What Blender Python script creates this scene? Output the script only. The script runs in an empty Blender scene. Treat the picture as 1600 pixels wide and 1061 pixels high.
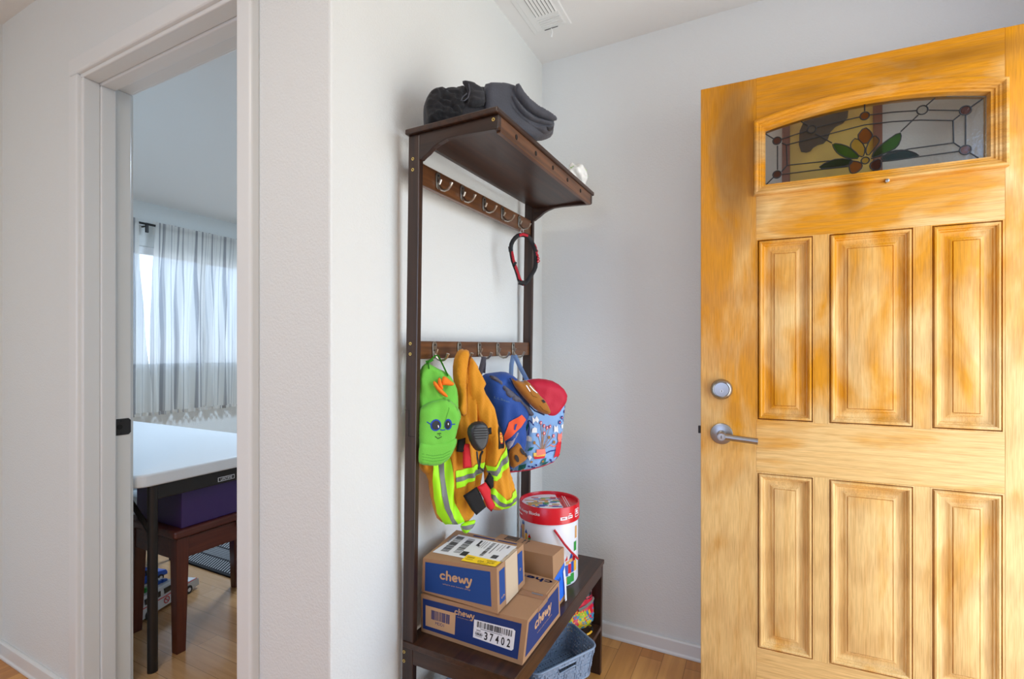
import bpy, bmesh, math, random
from math import sin, cos, pi, sqrt, atan2, radians
from mathutils import Vector, noise, Matrix
from mathutils.geometry import delaunay_2d_cdt

S = bpy.context.scene
COL_ = S.collection
random.seed(7)

# ------------------------------------------------------------------ camera
cam_d = bpy.data.cameras.new('camera')
cam = bpy.data.objects.new('camera', cam_d)
COL_.objects.link(cam)
cam_d.sensor_fit = 'HORIZONTAL'
cam_d.sensor_width = 36.0
cam_d.lens = 36.0 * 762.0 / 1600.0
cam_d.shift_y = 18.5 / 1600.0
cam_d.clip_start = 0.02
cam.location = (0, 0, 1.173)
cam.rotation_euler = (radians(90), 0, radians(26.9846))
S.camera = cam

# ------------------------------------------------------------------ colour management
S.view_settings.view_transform = 'Standard'
S.view_settings.look = 'None'
S.view_settings.gamma = 1.0
S.view_settings.use_curve_mapping = False
S.view_settings.exposure = -0.26

# ------------------------------------------------------------------ daylight
W = bpy.data.worlds.new('daylight')
S.world = W
W.use_nodes = True
nt = W.node_tree
bg = nt.nodes['Background']
tc = nt.nodes.new('ShaderNodeTexCoord')
sep = nt.nodes.new('ShaderNodeSeparateXYZ')
mr = nt.nodes.new('ShaderNodeMapRange')
mr.inputs['From Min'].default_value = -1
rp = nt.nodes.new('ShaderNodeValToRGB')
nt.links.new(tc.outputs['Generated'], sep.inputs[0])
nt.links.new(sep.outputs['Z'], mr.inputs['Value'])
nt.links.new(mr.outputs[0], rp.inputs[0])
nt.links.new(rp.outputs[0], bg.inputs['Color'])
e = rp.color_ramp.elements
e[0].position = 0.0; e[0].color = (0.95, 0.90, 0.80, 1)
e[1].position = 1.0; e[1].color = (0.62, 0.80, 1.0, 1)
k = e.new(0.47); k.color = (1.0, 0.95, 0.86, 1)
k = e.new(0.53); k.color = (0.80, 0.91, 1.0, 1)
# the sky is brighter over the sunny front garden (+x) and the window side (-x) than over the shaded back (-y)
dr = nt.nodes.new('ShaderNodeMapRange'); dr.inputs['From Min'].default_value = -1
nt.links.new(sep.outputs['X'], dr.inputs['Value'])
dc_ = nt.nodes.new('ShaderNodeValToRGB'); de = dc_.color_ramp.elements
nt.links.new(dr.outputs[0], dc_.inputs[0])
de[0].position = 0.0; de[0].color = (0.40, 0.48, 0.60, 1)
de[1].position = 1.0; de[1].color = (1.02, 1.08, 1.16, 1)
for p_, c_ in ((0.25, (0.36, 0.44, 0.56, 1)), (0.40, (0.47, 0.57, 0.86, 1)), (0.62, (0.47, 0.57, 0.86, 1)), (0.80, (0.90, 0.98, 1.10, 1))):
    k = de.new(p_); k.color = c_
mu = nt.nodes.new('ShaderNodeMix'); mu.data_type = 'RGBA'; mu.blend_type = 'MULTIPLY'; mu.inputs['Factor'].default_value = 1
nt.links.new(rp.outputs[0], mu.inputs['A']); nt.links.new(dc_.outputs[0], mu.inputs['B'])
nt.links.new(mu.outputs['Result'], bg.inputs['Color'])
bg.inputs['Strength'].default_value = 6.0


def area(name, loc, rot, sx, sy, power=0.0, color=(1, 1, 1), portal=False):
    d = bpy.data.lights.new(name, 'AREA')
    d.shape = 'RECTANGLE'; d.size = sx; d.size_y = sy
    d.energy = power; d.color = color
    if portal:
        d.cycles.is_portal = True
    o = bpy.data.objects.new(name, d)
    o.location = loc; o.rotation_euler = rot
    COL_.objects.link(o)
    return o


# daylight openings: the entrance, the bedroom window, the big window of the room behind
area('entrance_portal', (0.84, 1.335, 1.03), (0, radians(90), 0), 2.05, 0.92, portal=True)
area('bedroom_portal', (-4.74, 2.75, 1.54), (0, radians(-90), 0), 1.05, 1.3, portal=True)
area('room_portal', (-0.3, -3.44, 1.35), (radians(90), 0, 0), 1.7, 1.75, portal=True)
# hall ceiling lamp, and an unseen cool fill light added to brighten the bedroom
area('hall_lamp', (-0.55, -0.55, 2.42), (0, 0, 0), 0.8, 0.8, power=22, color=(1.0, 0.95, 0.84))
area('bedroom_fill', (-3.0, 2.6, 2.42), (0, 0, 0), 0.4, 0.4, power=56, color=(0.62, 0.80, 1.0))

# ------------------------------------------------------------------ materials
MATS = {}


def srgb(*c):
    return tuple(((x / 255.0) / 12.92 if x / 255.0 <= 0.04045 else ((x / 255.0 + 0.055) / 1.055) ** 2.4) for x in c)


def M(name, color=(0.5, 0.5, 0.5), rough=0.6, metal=0.0, bump=0.0, bscale=100.0, var=0.0, vscale=20.0, spec=0.5, sheen=0.0, coat=0.0, trans=0.0):
    if name in MATS:
        return MATS[name]
    m = bpy.data.materials.new(name); MATS[name] = m
    m.use_nodes = True
    n = m.node_tree.nodes; L = m.node_tree.links
    b = n['Principled BSDF']
    b.inputs['Base Color'].default_value = (*color, 1)
    b.inputs['Roughness'].default_value = rough
    b.inputs['Metallic'].default_value = metal
    b.inputs['Specular IOR Level'].default_value = spec
    b.inputs['Sheen Weight'].default_value = sheen
    b.inputs['Coat Weight'].default_value = coat
    b.inputs['Transmission Weight'].default_value = trans
    t = n.new('ShaderNodeTexCoord')
    if var:
        z = n.new('ShaderNodeTexNoise'); z.inputs['Scale'].default_value = vscale; z.inputs['Detail'].default_value = 5
        L.new(t.outputs['Object'], z.inputs['Vector'])
        mx = n.new('ShaderNodeMix'); mx.data_type = 'RGBA'
        mx.inputs['A'].default_value = (*[c * (1 - var) for c in color], 1)
        mx.inputs['B'].default_value = (*[min(1, c * (1 + var)) for c in color], 1)
        L.new(z.outputs['Fac'], mx.inputs['Factor'])
        L.new(mx.outputs['Result'], b.inputs['Base Color'])
    if bump:
        z = n.new('ShaderNodeTexNoise'); z.inputs['Scale'].default_value = bscale; z.inputs['Detail'].default_value = 3
        L.new(t.outputs['Object'], z.inputs['Vector'])
        bp = n.new('ShaderNodeBump'); bp.inputs['Strength'].default_value = bump; bp.inputs['Distance'].default_value = 0.003
        L.new(z.outputs['Fac'], bp.inputs['Height'])
        L.new(bp.outputs[0], b.inputs['Normal'])
    return m


def wood(name, c1, c2, axis='Z', rough=0.35, scale=1.0, bump=0.05):
    if name in MATS:
        return MATS[name]
    m = M(name, c1, rough)
    n = m.node_tree.nodes; L = m.node_tree.links
    b = n['Principled BSDF']; t = n['Texture Coordinate']
    mp = n.new('ShaderNodeMapping')
    s = [70 * scale] * 3; s['XYZ'.index(axis)] = 3.0 * scale
    mp.inputs['Scale'].default_value = s
    L.new(t.outputs['Object'], mp.inputs['Vector'])
    z = n.new('ShaderNodeTexNoise'); z.inputs['Scale'].default_value = 1; z.inputs['Detail'].default_value = 5; z.inputs['Distortion'].default_value = 0.4
    L.new(mp.outputs[0], z.inputs['Vector'])
    r = n.new('ShaderNodeValToRGB')
    r.color_ramp.elements[0].position = 0.32; r.color_ramp.elements[0].color = (*c1, 1)
    r.color_ramp.elements[1].position = 0.70; r.color_ramp.elements[1].color = (*c2, 1)
    L.new(z.outputs['Fac'], r.inputs[0]); L.new(r.outputs[0], b.inputs['Base Color'])
    if bump:
        bp = n.new('ShaderNodeBump'); bp.inputs['Strength'].default_value = bump; bp.inputs['Distance'].default_value = 0.002
        L.new(z.outputs['Fac'], bp.inputs['Height']); L.new(bp.outputs[0], b.inputs['Normal'])
    return m


def oak(name, axis):
    """weathered, partly stripped amber-stained oak; object space of the door: x across, z up"""
    m = M(name, (0.6, 0.4, 0.2), 0.40, coat=0.04, spec=0.28)
    n = m.node_tree.nodes; L = m.node_tree.links
    b = n['Principled BSDF']; t = n['Texture Coordinate']

    def mp(sx, sy, sz):
        q = n.new('ShaderNodeMapping'); q.inputs['Scale'].default_value = (sx, sy, sz)
        L.new(t.outputs['Object'], q.inputs['Vector']); return q.outputs[0]

    def nz(vec, detail=4, dist=0.0, sc=1.0):
        q = n.new('ShaderNodeTexNoise'); q.inputs['Scale'].default_value = sc; q.inputs['Detail'].default_value = detail
        q.inputs['Distortion'].default_value = dist; L.new(vec, q.inputs['Vector']); return q.outputs['Fac']

    def math_(op, a, bb):
        q = n.new('ShaderNodeMath'); q.operation = op
        for i, v in enumerate((a, bb)):
            if isinstance(v, (int, float)): q.inputs[i].default_value = v
            else: L.new(v, q.inputs[i])
        return q.outputs[0]

    def ramp(f, p0, p1, c0=(0, 0, 0), c1=(1, 1, 1)):
        q = n.new('ShaderNodeValToRGB'); e = q.color_ramp.elements
        e[0].position = p0; e[1].position = p1; e[0].color = (*c0, 1); e[1].color = (*c1, 1)
        L.new(f, q.inputs[0]); return q.outputs[0]

    def mix(f, a, bb, mode='MIX'):
        q = n.new('ShaderNodeMix'); q.data_type = 'RGBA'; q.blend_type = mode
        for key, v in (('Factor', f), ('A', a), ('B', bb)):
            if isinstance(v, (int, float)): q.inputs[key].default_value = v
            elif isinstance(v, tuple): q.inputs[key].default_value = (*v, 1)
            else: L.new(v, q.inputs[key])
        return q.outputs['Result']

    v = axis == 'Z'
    fine = nz(mp(460, 460, 16) if v else mp(16, 460, 460), 3, 0.35)
    broad = nz(mp(30, 30, 2.2) if v else mp(2.2, 30, 34), 4, 1.8)
    wv = n.new('ShaderNodeTexWave'); wv.wave_type = 'RINGS'; wv.inputs['Scale'].default_value = 1.0; wv.inputs['Distortion'].default_value = 5.0; wv.inputs['Detail'].default_value = 3.0; wv.inputs['Detail Scale'].default_value = 1.2
    L.new(mp(16, 16, 1.5) if v else mp(1.5, 16, 16), wv.inputs['Vector'])
    blotch = nz(mp(7, 7, 2.6) if v else mp(3.2, 7, 9), 5, 0.6)
    # stain left on the wood: more towards the sheltered top
    sp = n.new('ShaderNodeSeparateXYZ'); L.new(t.outputs['Object'], sp.inputs[0])
    hgt = n.new('ShaderNodeMapRange'); L.new(sp.outputs['Z'], hgt.inputs['Value'])
    hgt.inputs['From Min'].default_value = 0.2; hgt.inputs['From Max'].default_value = 2.0
    hgt.inputs['To Min'].default_value = -0.22; hgt.inputs['To Max'].default_value = 0.17
    lft = n.new('ShaderNodeMapRange'); L.new(sp.outputs['X'], lft.inputs['Value'])
    lft.inputs['From Min'].default_value = 0.0; lft.inputs['From Max'].default_value = 0.9
    lft.inputs['To Min'].default_value = 0.05; lft.inputs['To Max'].default_value = -0.05
    w = math_('ADD', math_('ADD', blotch, hgt.outputs[0]), lft.outputs[0])
    stain = ramp(w, 0.42, 0.62)
    col = mix(stain, srgb(228, 188, 124), srgb(210, 140, 12))
    col = mix(math_('MULTIPLY', ramp(broad, 0.48, 0.75), 0.35), col, srgb(196, 134, 48), 'MIX')
    col = mix(math_('MULTIPLY', ramp(wv.outputs['Fac'], 0.55, 0.95), 0.22), col, srgb(178, 128, 72), 'MIX')
    g = ramp(fine, 0.34, 0.60, (0.80, 0.76, 0.68), (1.04, 1.04, 1.04))
    col = mix(0.85, col, g, 'MULTIPLY')
    # grey-brown weather stains with a shape of their own
    def blob(cx, cz, rx, rz):
        a = math_('DIVIDE', math_('SUBTRACT', sp.outputs['X'], cx), rx)
        c = math_('DIVIDE', math_('SUBTRACT', sp.outputs['Z'], cz), rz)
        d = math_('SQRT', math_('ADD', math_('MULTIPLY', a, a), math_('MULTIPLY', c, c)), 0)
        d = math_('ADD', d, math_('MULTIPLY', math_('SUBTRACT', blotch, 0.5), 1.6))
        return ramp(d, 0.25, 1.0, (1, 1, 1), (0, 0, 0))
    for (cx, cz, rx, rz, a) in ((0.10, 1.78, 0.085, 0.30, 0.75), (0.66, 1.985, 0.24, 0.045, 0.65), (0.42, 1.63, 0.045, 0.10, 0.6), (0.30, 1.965, 0.12, 0.03, 0.4), (0.055, 1.03, 0.06, 0.06, 0.25)):
        f = math_('MULTIPLY', blob(cx, cz, rx, rz), a)
        col = mix(f, col, srgb(126, 78, 6))
    L.new(col, b.inputs['Base Color'])
    bp = n.new('ShaderNodeBump'); bp.inputs['Strength'].default_value = 0.06; bp.inputs['Distance'].default_value = 0.002
    L.new(fine, bp.inputs['Height']); L.new(bp.outputs[0], b.inputs['Normal'])
    return m


def planks(name, axis, length, width, c1, c2, rough):
    m = M(name, c1, rough, coat=0.15)
    n = m.node_tree.nodes; L = m.node_tree.links
    b = n['Principled BSDF']; t = n['Texture Coordinate']
    mp = n.new('ShaderNodeMapping')
    if axis == 'Y':
        mp.inputs['Rotation'].default_value = (0, 0, radians(90))
    L.new(t.outputs['Object'], mp.inputs['Vector'])
    br = n.new('ShaderNodeTexBrick')
    br.inputs['Scale'].default_value = 1; br.inputs['Brick Width'].default_value = length; br.inputs['Row Height'].default_value = width
    br.inputs['Mortar Size'].default_value = 0.0012; br.inputs['Mortar Smooth'].default_value = 0.2
    br.inputs['Color1'].default_value = (*c1, 1); br.inputs['Color2'].default_value = (*c2, 1)
    br.inputs['Mortar'].default_value = (*[x * 0.62 for x in c2], 1)
    L.new(mp.outputs[0], br.inputs['Vector'])
    st = n.new('ShaderNodeMapping'); st.inputs['Scale'].default_value = (2.5, 40, 1) if axis == 'X' else (40, 2.5, 1)
    L.new(t.outputs['Object'], st.inputs['Vector'])
    z = n.new('ShaderNodeTexNoise'); z.inputs['Scale'].default_value = 1; z.inputs['Detail'].default_value = 5; z.inputs['Distortion'].default_value = 0.8
    L.new(st.outputs[0], z.inputs['Vector'])
    r = n.new('ShaderNodeValToRGB'); e = r.color_ramp.elements
    e[0].position = 0.25; e[0].color = (0.68, 0.60, 0.50, 1); e[1].position = 0.65; e[1].color = (1, 1, 1, 1)
    L.new(z.outputs['Fac'], r.inputs[0])
    mx = n.new('ShaderNodeMix'); mx.data_type = 'RGBA'; mx.blend_type = 'MULTIPLY'; mx.inputs['Factor'].default_value = 0.7
    L.new(br.outputs['Color'], mx.inputs['A']); L.new(r.outputs[0], mx.inputs['B'])
    L.new(mx.outputs['Result'], b.inputs['Base Color'])
    return m


PAINT = M('white_wall_paint', (0.775, 0.80, 0.795), 0.55, bump=0.5, bscale=190, spec=0.3)
CEIL = M('white_ceiling_paint', (0.83, 0.83, 0.82), 0.7, bump=0.15, bscale=140, spec=0.2)
TRIM = M('white_trim_gloss', (0.78, 0.80, 0.80), 0.32)
DARKW = wood('walnut_stain_vertical', (0.020, 0.009, 0.006), (0.050, 0.021, 0.012), 'Z', 0.33)
DARKY = wood('walnut_stain_lengthwise', (0.022, 0.009, 0.005), (0.060, 0.023, 0.011), 'Y', 0.33)
DARKX = wood('walnut_stain_crosswise', (0.020, 0.009, 0.006), (0.050, 0.021, 0.012), 'X', 0.33)
OAKV = oak('weathered_oak_upright', 'Z')
OAKH = oak('weathered_oak_level', 'X')
NICKEL = M('brushed_nickel', (0.52, 0.49, 0.44), 0.28, 1.0)
BRONZE = M('dark_nickel', (0.34, 0.32, 0.28), 0.30, 1.0)
STEEL = M('satin_steel', (0.38, 0.37, 0.36), 0.30, 1.0)
BRASS = M('brass', (0.75, 0.55, 0.18), 0.3, 1.0)
BLACKM = M('black_metal', (0.012, 0.012, 0.013), 0.4, 0.3)
HOLE = M('dark_hole', (0.006, 0.005, 0.005), 0.8)

# ------------------------------------------------------------------ mesh building


class MB:
    def __init__(s):
        s.v = []; s.f = []; s.m = []

    def add(s, vs, fs, mi=0):
        o = len(s.v); s.v += [tuple(p) for p in vs]
        s.f += [tuple(o + i for i in f) for f in fs]; s.m += [mi] * len(fs)
        return s

    def box(s, x0, x1, y0, y1, z0, z1, mi=0):
        return s.hexa([(x0, y0, z0), (x1, y0, z0), (x1, y1, z0), (x0, y1, z0), (x0, y0, z1), (x1, y0, z1), (x1, y1, z1), (x0, y1, z1)], mi)

    def hexa(s, c, mi=0):
        return s.add(c, [(3, 2, 1, 0), (4, 5, 6, 7), (0, 1, 5, 4), (1, 2, 6, 5), (2, 3, 7, 6), (3, 0, 4, 7)], mi)

    def prism(s, poly, lo, hi, axis='Z', mi=0):
        n = len(poly)
        def P(a, b, c):
            return {'Z': (a, b, c), 'Y': (a, c, b), 'X': (c, a, b)}[axis]
        vs = [P(a, b, lo) for a, b in poly] + [P(a, b, hi) for a, b in poly]
        fs = [tuple(range(n))[::-1], tuple(range(n, 2 * n))] + [(i, (i + 1) % n, n + (i + 1) % n, n + i) for i in range(n)]
        return s.add(vs, fs, mi)

    def tube(s, pts, r, seg=8, mi=0, closed=False, flat=1.0, up=None):
        pts = [Vector(p) for p in pts]; n = len(pts)
        rs = r if isinstance(r, (list, tuple)) else [r] * n
        vs = []; pn = None
        for i, p in enumerate(pts):
            a = pts[(i - 1) % n] if (closed or i > 0) else p
            b = pts[(i + 1) % n] if (closed or i < n - 1) else p
            t = (b - a).normalized()
            ref = Vector(up) if up else (pn if pn else (Vector((0, 0, 1)) if abs(t.z) < 0.9 else Vector((1, 0, 0))))
            u = ref - t * ref.dot(t)
            if u.length < 1e-6: u = t.orthogonal()
            u.normalize(); w = t.cross(u); pn = u
            for q in range(seg):
                an = 2 * pi * q / seg
                vs.append(p + u * cos(an) * rs[i] + w * sin(an) * rs[i] * flat)
        fs = []
        for i in range(n if closed else n - 1):
            for q in range(seg):
                a = i * seg + q; b = i * seg + (q + 1) % seg
                c = ((i + 1) % n) * seg + (q + 1) % seg; d = ((i + 1) % n) * seg + q
                fs.append((a, d, c, b))
        if not closed:
            fs.append(tuple(range(seg))); fs.append(tuple(range((n - 1) * seg, n * seg))[::-1])
        return s.add(vs, fs, mi)

    def lathe(s, prof, c=(0, 0, 0), axis='Z', seg=32, mi=0, cap=True):
        vs = []; n = len(prof)
        for r, h in prof:
            for q in range(seg):
                an = 2 * pi * q / seg; a, b = r * cos(an), r * sin(an)
                p = {'Z': (a, b, h), 'Y': (a, h, b), 'X': (h, a, b)}[axis]
                vs.append((c[0] + p[0], c[1] + p[1], c[2] + p[2]))
        fs = []
        for i in range(n - 1):
            for q in range(seg):
                a = i * seg + q; b = i * seg + (q + 1) % seg
                fs.append((a, b, b + seg, a + seg))
        if cap:
            fs.append(tuple(range(seg))[::-1]); fs.append(tuple(range((n - 1) * seg, n * seg)))
        return s.add(vs, fs, mi)

    def map(s, fn):
        s.v = [tuple(fn(*p)) for p in s.v]; return s


def rootloc(p):
    v = Vector((0, 0, 0))
    while p is not None:
        v = v + p.location; p = p.parent
    return v


def obj(name, mb, mats, parent=None, local=False, smooth=False, bevel=0.0, segs=2, angle=35):
    me = bpy.data.meshes.new(name)
    off = Vector((0, 0, 0)) if local or parent is None else rootloc(parent)
    me.from_pydata([tuple(Vector(p) - off) for p in mb.v], [], mb.f)
    for m in (mats if isinstance(mats, (list, tuple)) else [mats]):
        me.materials.append(m)
    me.polygons.foreach_set('material_index', mb.m)
    bm = bmesh.new(); bm.from_mesh(me)
    bmesh.ops.recalc_face_normals(bm, faces=bm.faces) if smooth != 'keep' else None
    bm.to_mesh(me); bm.free()
    if smooth:
        me.polygons.foreach_set('use_smooth', [True] * len(me.polygons))
        if smooth != 'keep':
            try: me.set_sharp_from_angle(angle=radians(angle))
            except Exception: pass
    me.update()
    o = bpy.data.objects.new(name, me)
    if parent is not None: o.parent = parent
    COL_.objects.link(o)
    if bevel:
        b = o.modifiers.new('round', 'BEVEL'); b.width = bevel; b.segments = segs; b.limit_method = 'ANGLE'; b.angle_limit = radians(40)
    return o


def thing(name, label, cat, loc=(0, 0, 0), group=None, rz=0.0):
    o = bpy.data.objects.new(name, None)
    o.empty_display_size = 0.05
    o.location = loc; o.rotation_euler = (0, 0, rz)
    COL_.objects.link(o)
    tag(o, label, cat, group)
    return o


def tag(o, label, cat, group=None):
    o['label'] = label; o['category'] = cat
    if group: o['group'] = group
    return o


def struct(name, mb, mats, parent=None, **k):
    o = obj(name, mb, mats, parent, **k)
    if parent is None: o['kind'] = 'structure'
    return o


def inset(poly, d):
    """offset a closed counter-clockwise outline inward by d with mitred corners"""
    n = len(poly); out = []
    for i in range(n):
        a, b, c = Vector(poly[i - 1]), Vector(poly[i]), Vector(poly[(i + 1) % n])
        e1 = (b - a).normalized(); e2 = (c - b).normalized()
        n1 = Vector((-e1.y, e1.x)); n2 = Vector((-e2.y, e2.x))
        m = n1 + n2; q = m.dot(n1)
        out.append(tuple(b + m * (d / q if abs(q) > 1e-6 else 0)))
    return out


def rings(poly, steps, fill=True, mi=0):
    """mouldings: steps = (inset, depth) from the outline inward; y = depth (towards -y is out)"""
    mb = MB(); n = len(poly); vs = []; fs = []
    for (d, h) in steps:
        vs += [(x, -h, z) for x, z in inset(poly, d)]
    for k in range(len(steps) - 1):
        for i in range(n):
            a = k * n + i; b = k * n + (i + 1) % n
            fs.append((a, b, b + n, a + n))
    if fill: fs.append(tuple(range((len(steps) - 1) * n, len(steps) * n)))
    return mb.add(vs, fs, mi)


# text and printed marks -------------------------------------------------
_tx = {}


def text2d(body, bold=0.0):
    """outline font as flat faces, scaled to unit height and reported with its width"""
    if (body, bold) in _tx: return _tx[body, bold]
    cu = bpy.data.curves.new('lettering', 'FONT'); cu.body = body; cu.resolution_u = 3; cu.offset = bold
    o = bpy.data.objects.new('lettering', cu); COL_.objects.link(o)
    dg = bpy.context.evaluated_depsgraph_get(); dg.update()
    me = o.evaluated_get(dg).to_mesh()
    vs = [(v.co.x, v.co.y) for v in me.vertices]; fs = [tuple(p.vertices) for p in me.polygons]
    o.evaluated_get(dg).to_mesh_clear()
    bpy.data.objects.remove(o); bpy.data.curves.remove(cu)
    x0 = min(v[0] for v in vs); x1 = max(v[0] for v in vs); y0 = min(v[1] for v in vs); y1 = max(v[1] for v in vs)
    h = (y1 - y0) or 1
    vs = [((x - x0) / h, (y - y0) / h) for x, y in vs]
    _tx[body, bold] = (vs, fs, (x1 - x0) / h)
    return _tx[body, bold]


def word2d(body, x0, y0, w, hgt, bold=0.0):
    vs, fs, ww = text2d(body, bold)
    return [(x0 + x / ww * w, y0 + y * hgt) for x, y in vs], fs


def stroke2d(pts, wd, seg=8):
    vs = []; fs = []
    for i in range(len(pts) - 1):
        a, b = Vector(pts[i]), Vector(pts[i + 1])
        t = (b - a)
        if t.length < 1e-9: continue
        t.normalize(); nn = Vector((-t.y, t.x)) * wd / 2
        o = len(vs); vs += [tuple(a + nn), tuple(a - nn), tuple(b - nn), tuple(b + nn)]; fs.append((o, o + 1, o + 2, o + 3))
    for p in pts:
        o = len(vs)
        vs += [(p[0] + wd / 2 * cos(2 * pi * q / seg), p[1] + wd / 2 * sin(2 * pi * q / seg)) for q in range(seg)]
        fs.append(tuple(range(o, o + seg)))
    return vs, fs


def arc(cx, cy, rx, ry, a0, a1, n=14):
    return [(cx + rx * cos(radians(a0 + (a1 - a0) * i / n)), cy + ry * sin(radians(a0 + (a1 - a0) * i / n))) for i in range(n + 1)]


def rounded_logo(x0, y0, w, hgt):
    """the five-letter box print in fat rounded strokes"""
    st = [arc(0.5, 0.5, 0.40, 0.42, 50, 315), [(1.2, 1.5), (1.2, 0.06)], [(1.2, 0.5)] + arc(1.52, 0.55, 0.32, 0.36, 180, 0) + [(1.84, 0.06)],
          [(2.28, 0.42), (2.95, 0.62)] + arc(2.62, 0.5, 0.38, 0.42, 20, 320),
          [(3.32, 0.88), (3.5, 0.22), (3.62, 0.12), (3.74, 0.25), (3.9, 0.72), (4.06, 0.25), (4.18, 0.12), (4.3, 0.22), (4.48, 0.9)],
          [(4.72, 0.9), (4.85, 0.4), (5.02, 0.2)], [(5.42, 0.9), (5.18, 0.1), (4.98, -0.35), (4.78, -0.45), (4.62, -0.38)]]
    vs = []; fs = []
    for s in st:
        a, b = stroke2d(s, 0.30); o = len(vs); vs += a; fs += [tuple(o + i for i in f) for f in b]
    return [(x0 + x / 5.55 * w, y0 + (y + 0.55) / 2.2 * hgt) for x, y in vs], fs


class Quad:
    """bilinear face of a box: corners given counter-clockwise as seen from outside (00,10,11,01)"""
    def __init__(s, a, b, c, d):
        s.c = [Vector(x) for x in (a, b, c, d)]
        s.n = (s.c[1] - s.c[0]).cross(s.c[3] - s.c[0]).normalized()

    def p(s, u, v, off=0.0):
        a, b, c, d = s.c
        return tuple(a * (1 - u) * (1 - v) + b * u * (1 - v) + c * u * v + d * (1 - u) * v + s.n * off)

    def put(s, mb, vsfs, off, mi):
        mb.add([s.p(x, y, off) for x, y in vsfs[0]], vsfs[1], mi)

    def rect(s, mb, u0, u1, v0, v1, off, mi):
        nu = max(1, int(abs(u1 - u0) / 0.08)); nv = max(1, int(abs(v1 - v0) / 0.08))
        vs = [s.p(u0 + (u1 - u0) * i / nu, v0 + (v1 - v0) * j / nv, off) for j in range(nv + 1) for i in range(nu + 1)]
        mb.add(vs, [(j * (nu + 1) + i, j * (nu + 1) + i + 1, (j + 1) * (nu + 1) + i + 1, (j + 1) * (nu + 1) + i) for j in range(nv) for i in range(nu)], mi)

    def poly(s, mb, pts, off, mi, step=0.08):
        bd = resample(pts, step); nb = len(bd); q = list(bd)
        for i in range(int(1 / step) + 2):
            for j in range(int(1 / step) + 2):
                p = (i * step + 0.003, j * step + 0.003)
                if inside(p, bd) and edist(p, bd) > step * 0.35: q.append(p)
        r = delaunay_2d_cdt([Vector(p) for p in q], [(i, (i + 1) % nb) for i in range(nb)], [], 1, 1e-6)
        mb.add([s.p(v[0], v[1], off) for v in r[0]], [tuple(t) for t in r[2]], mi)

    def bars(s, mb, u0, u1, v0, v1, off, mi, n=22, along='u'):
        t = 0.0; rr = random.Random(int(1000 * (u0 + v1)))
        while t < 1:
            w = rr.choice((0.4, 0.7, 1.2)) / n * 0.9
            if along == 'u': s.rect(mb, u0 + (u1 - u0) * t, u0 + (u1 - u0) * min(1, t + w), v0, v1, off, mi)
            else: s.rect(mb, u0, u1, v0 + (v1 - v0) * t, v0 + (v1 - v0) * min(1, t + w), off, mi)
            t += w + rr.choice((0.3, 0.5, 0.9)) / n


# soft, padded shapes ----------------------------------------------------


def resample(poly, step):
    out = []
    n = len(poly)
    for i in range(n):
        a, b = Vector(poly[i]), Vector(poly[(i + 1) % n])
        k = max(1, int((b - a).length / step))
        out += [tuple(a + (b - a) * j / k) for j in range(k)]
    return out


def smooth_poly(poly, it=2):
    for _ in range(it):
        q = []
        for i in range(len(poly)):
            a, b = poly[i], poly[(i + 1) % len(poly)]
            q += [(a[0] * .75 + b[0] * .25, a[1] * .75 + b[1] * .25), (a[0] * .25 + b[0] * .75, a[1] * .25 + b[1] * .75)]
        poly = q
    return poly


def inside(p, poly):
    x, y = p; c = False; j = len(poly) - 1
    for i in range(len(poly)):
        xi, yi = poly[i]; xj, yj = poly[j]
        if (yi > y) != (yj > y) and x < (xj - xi) * (y - yi) / (yj - yi) + xi: c = not c
        j = i
    return c


def edist(p, poly):
    px, py = p; best = 1e9; n = len(poly)
    for i in range(n):
        ax, ay = poly[i]; bx, by = poly[(i + 1) % n]
        dx, dy = bx - ax, by - ay; l = dx * dx + dy * dy
        t = 0 if l == 0 else max(0, min(1, ((px - ax) * dx + (py - ay) * dy) / l))
        d = (px - ax - t * dx) ** 2 + (py - ay - t * dy) ** 2
        if d < best: best = d
    return sqrt(best)


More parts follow.
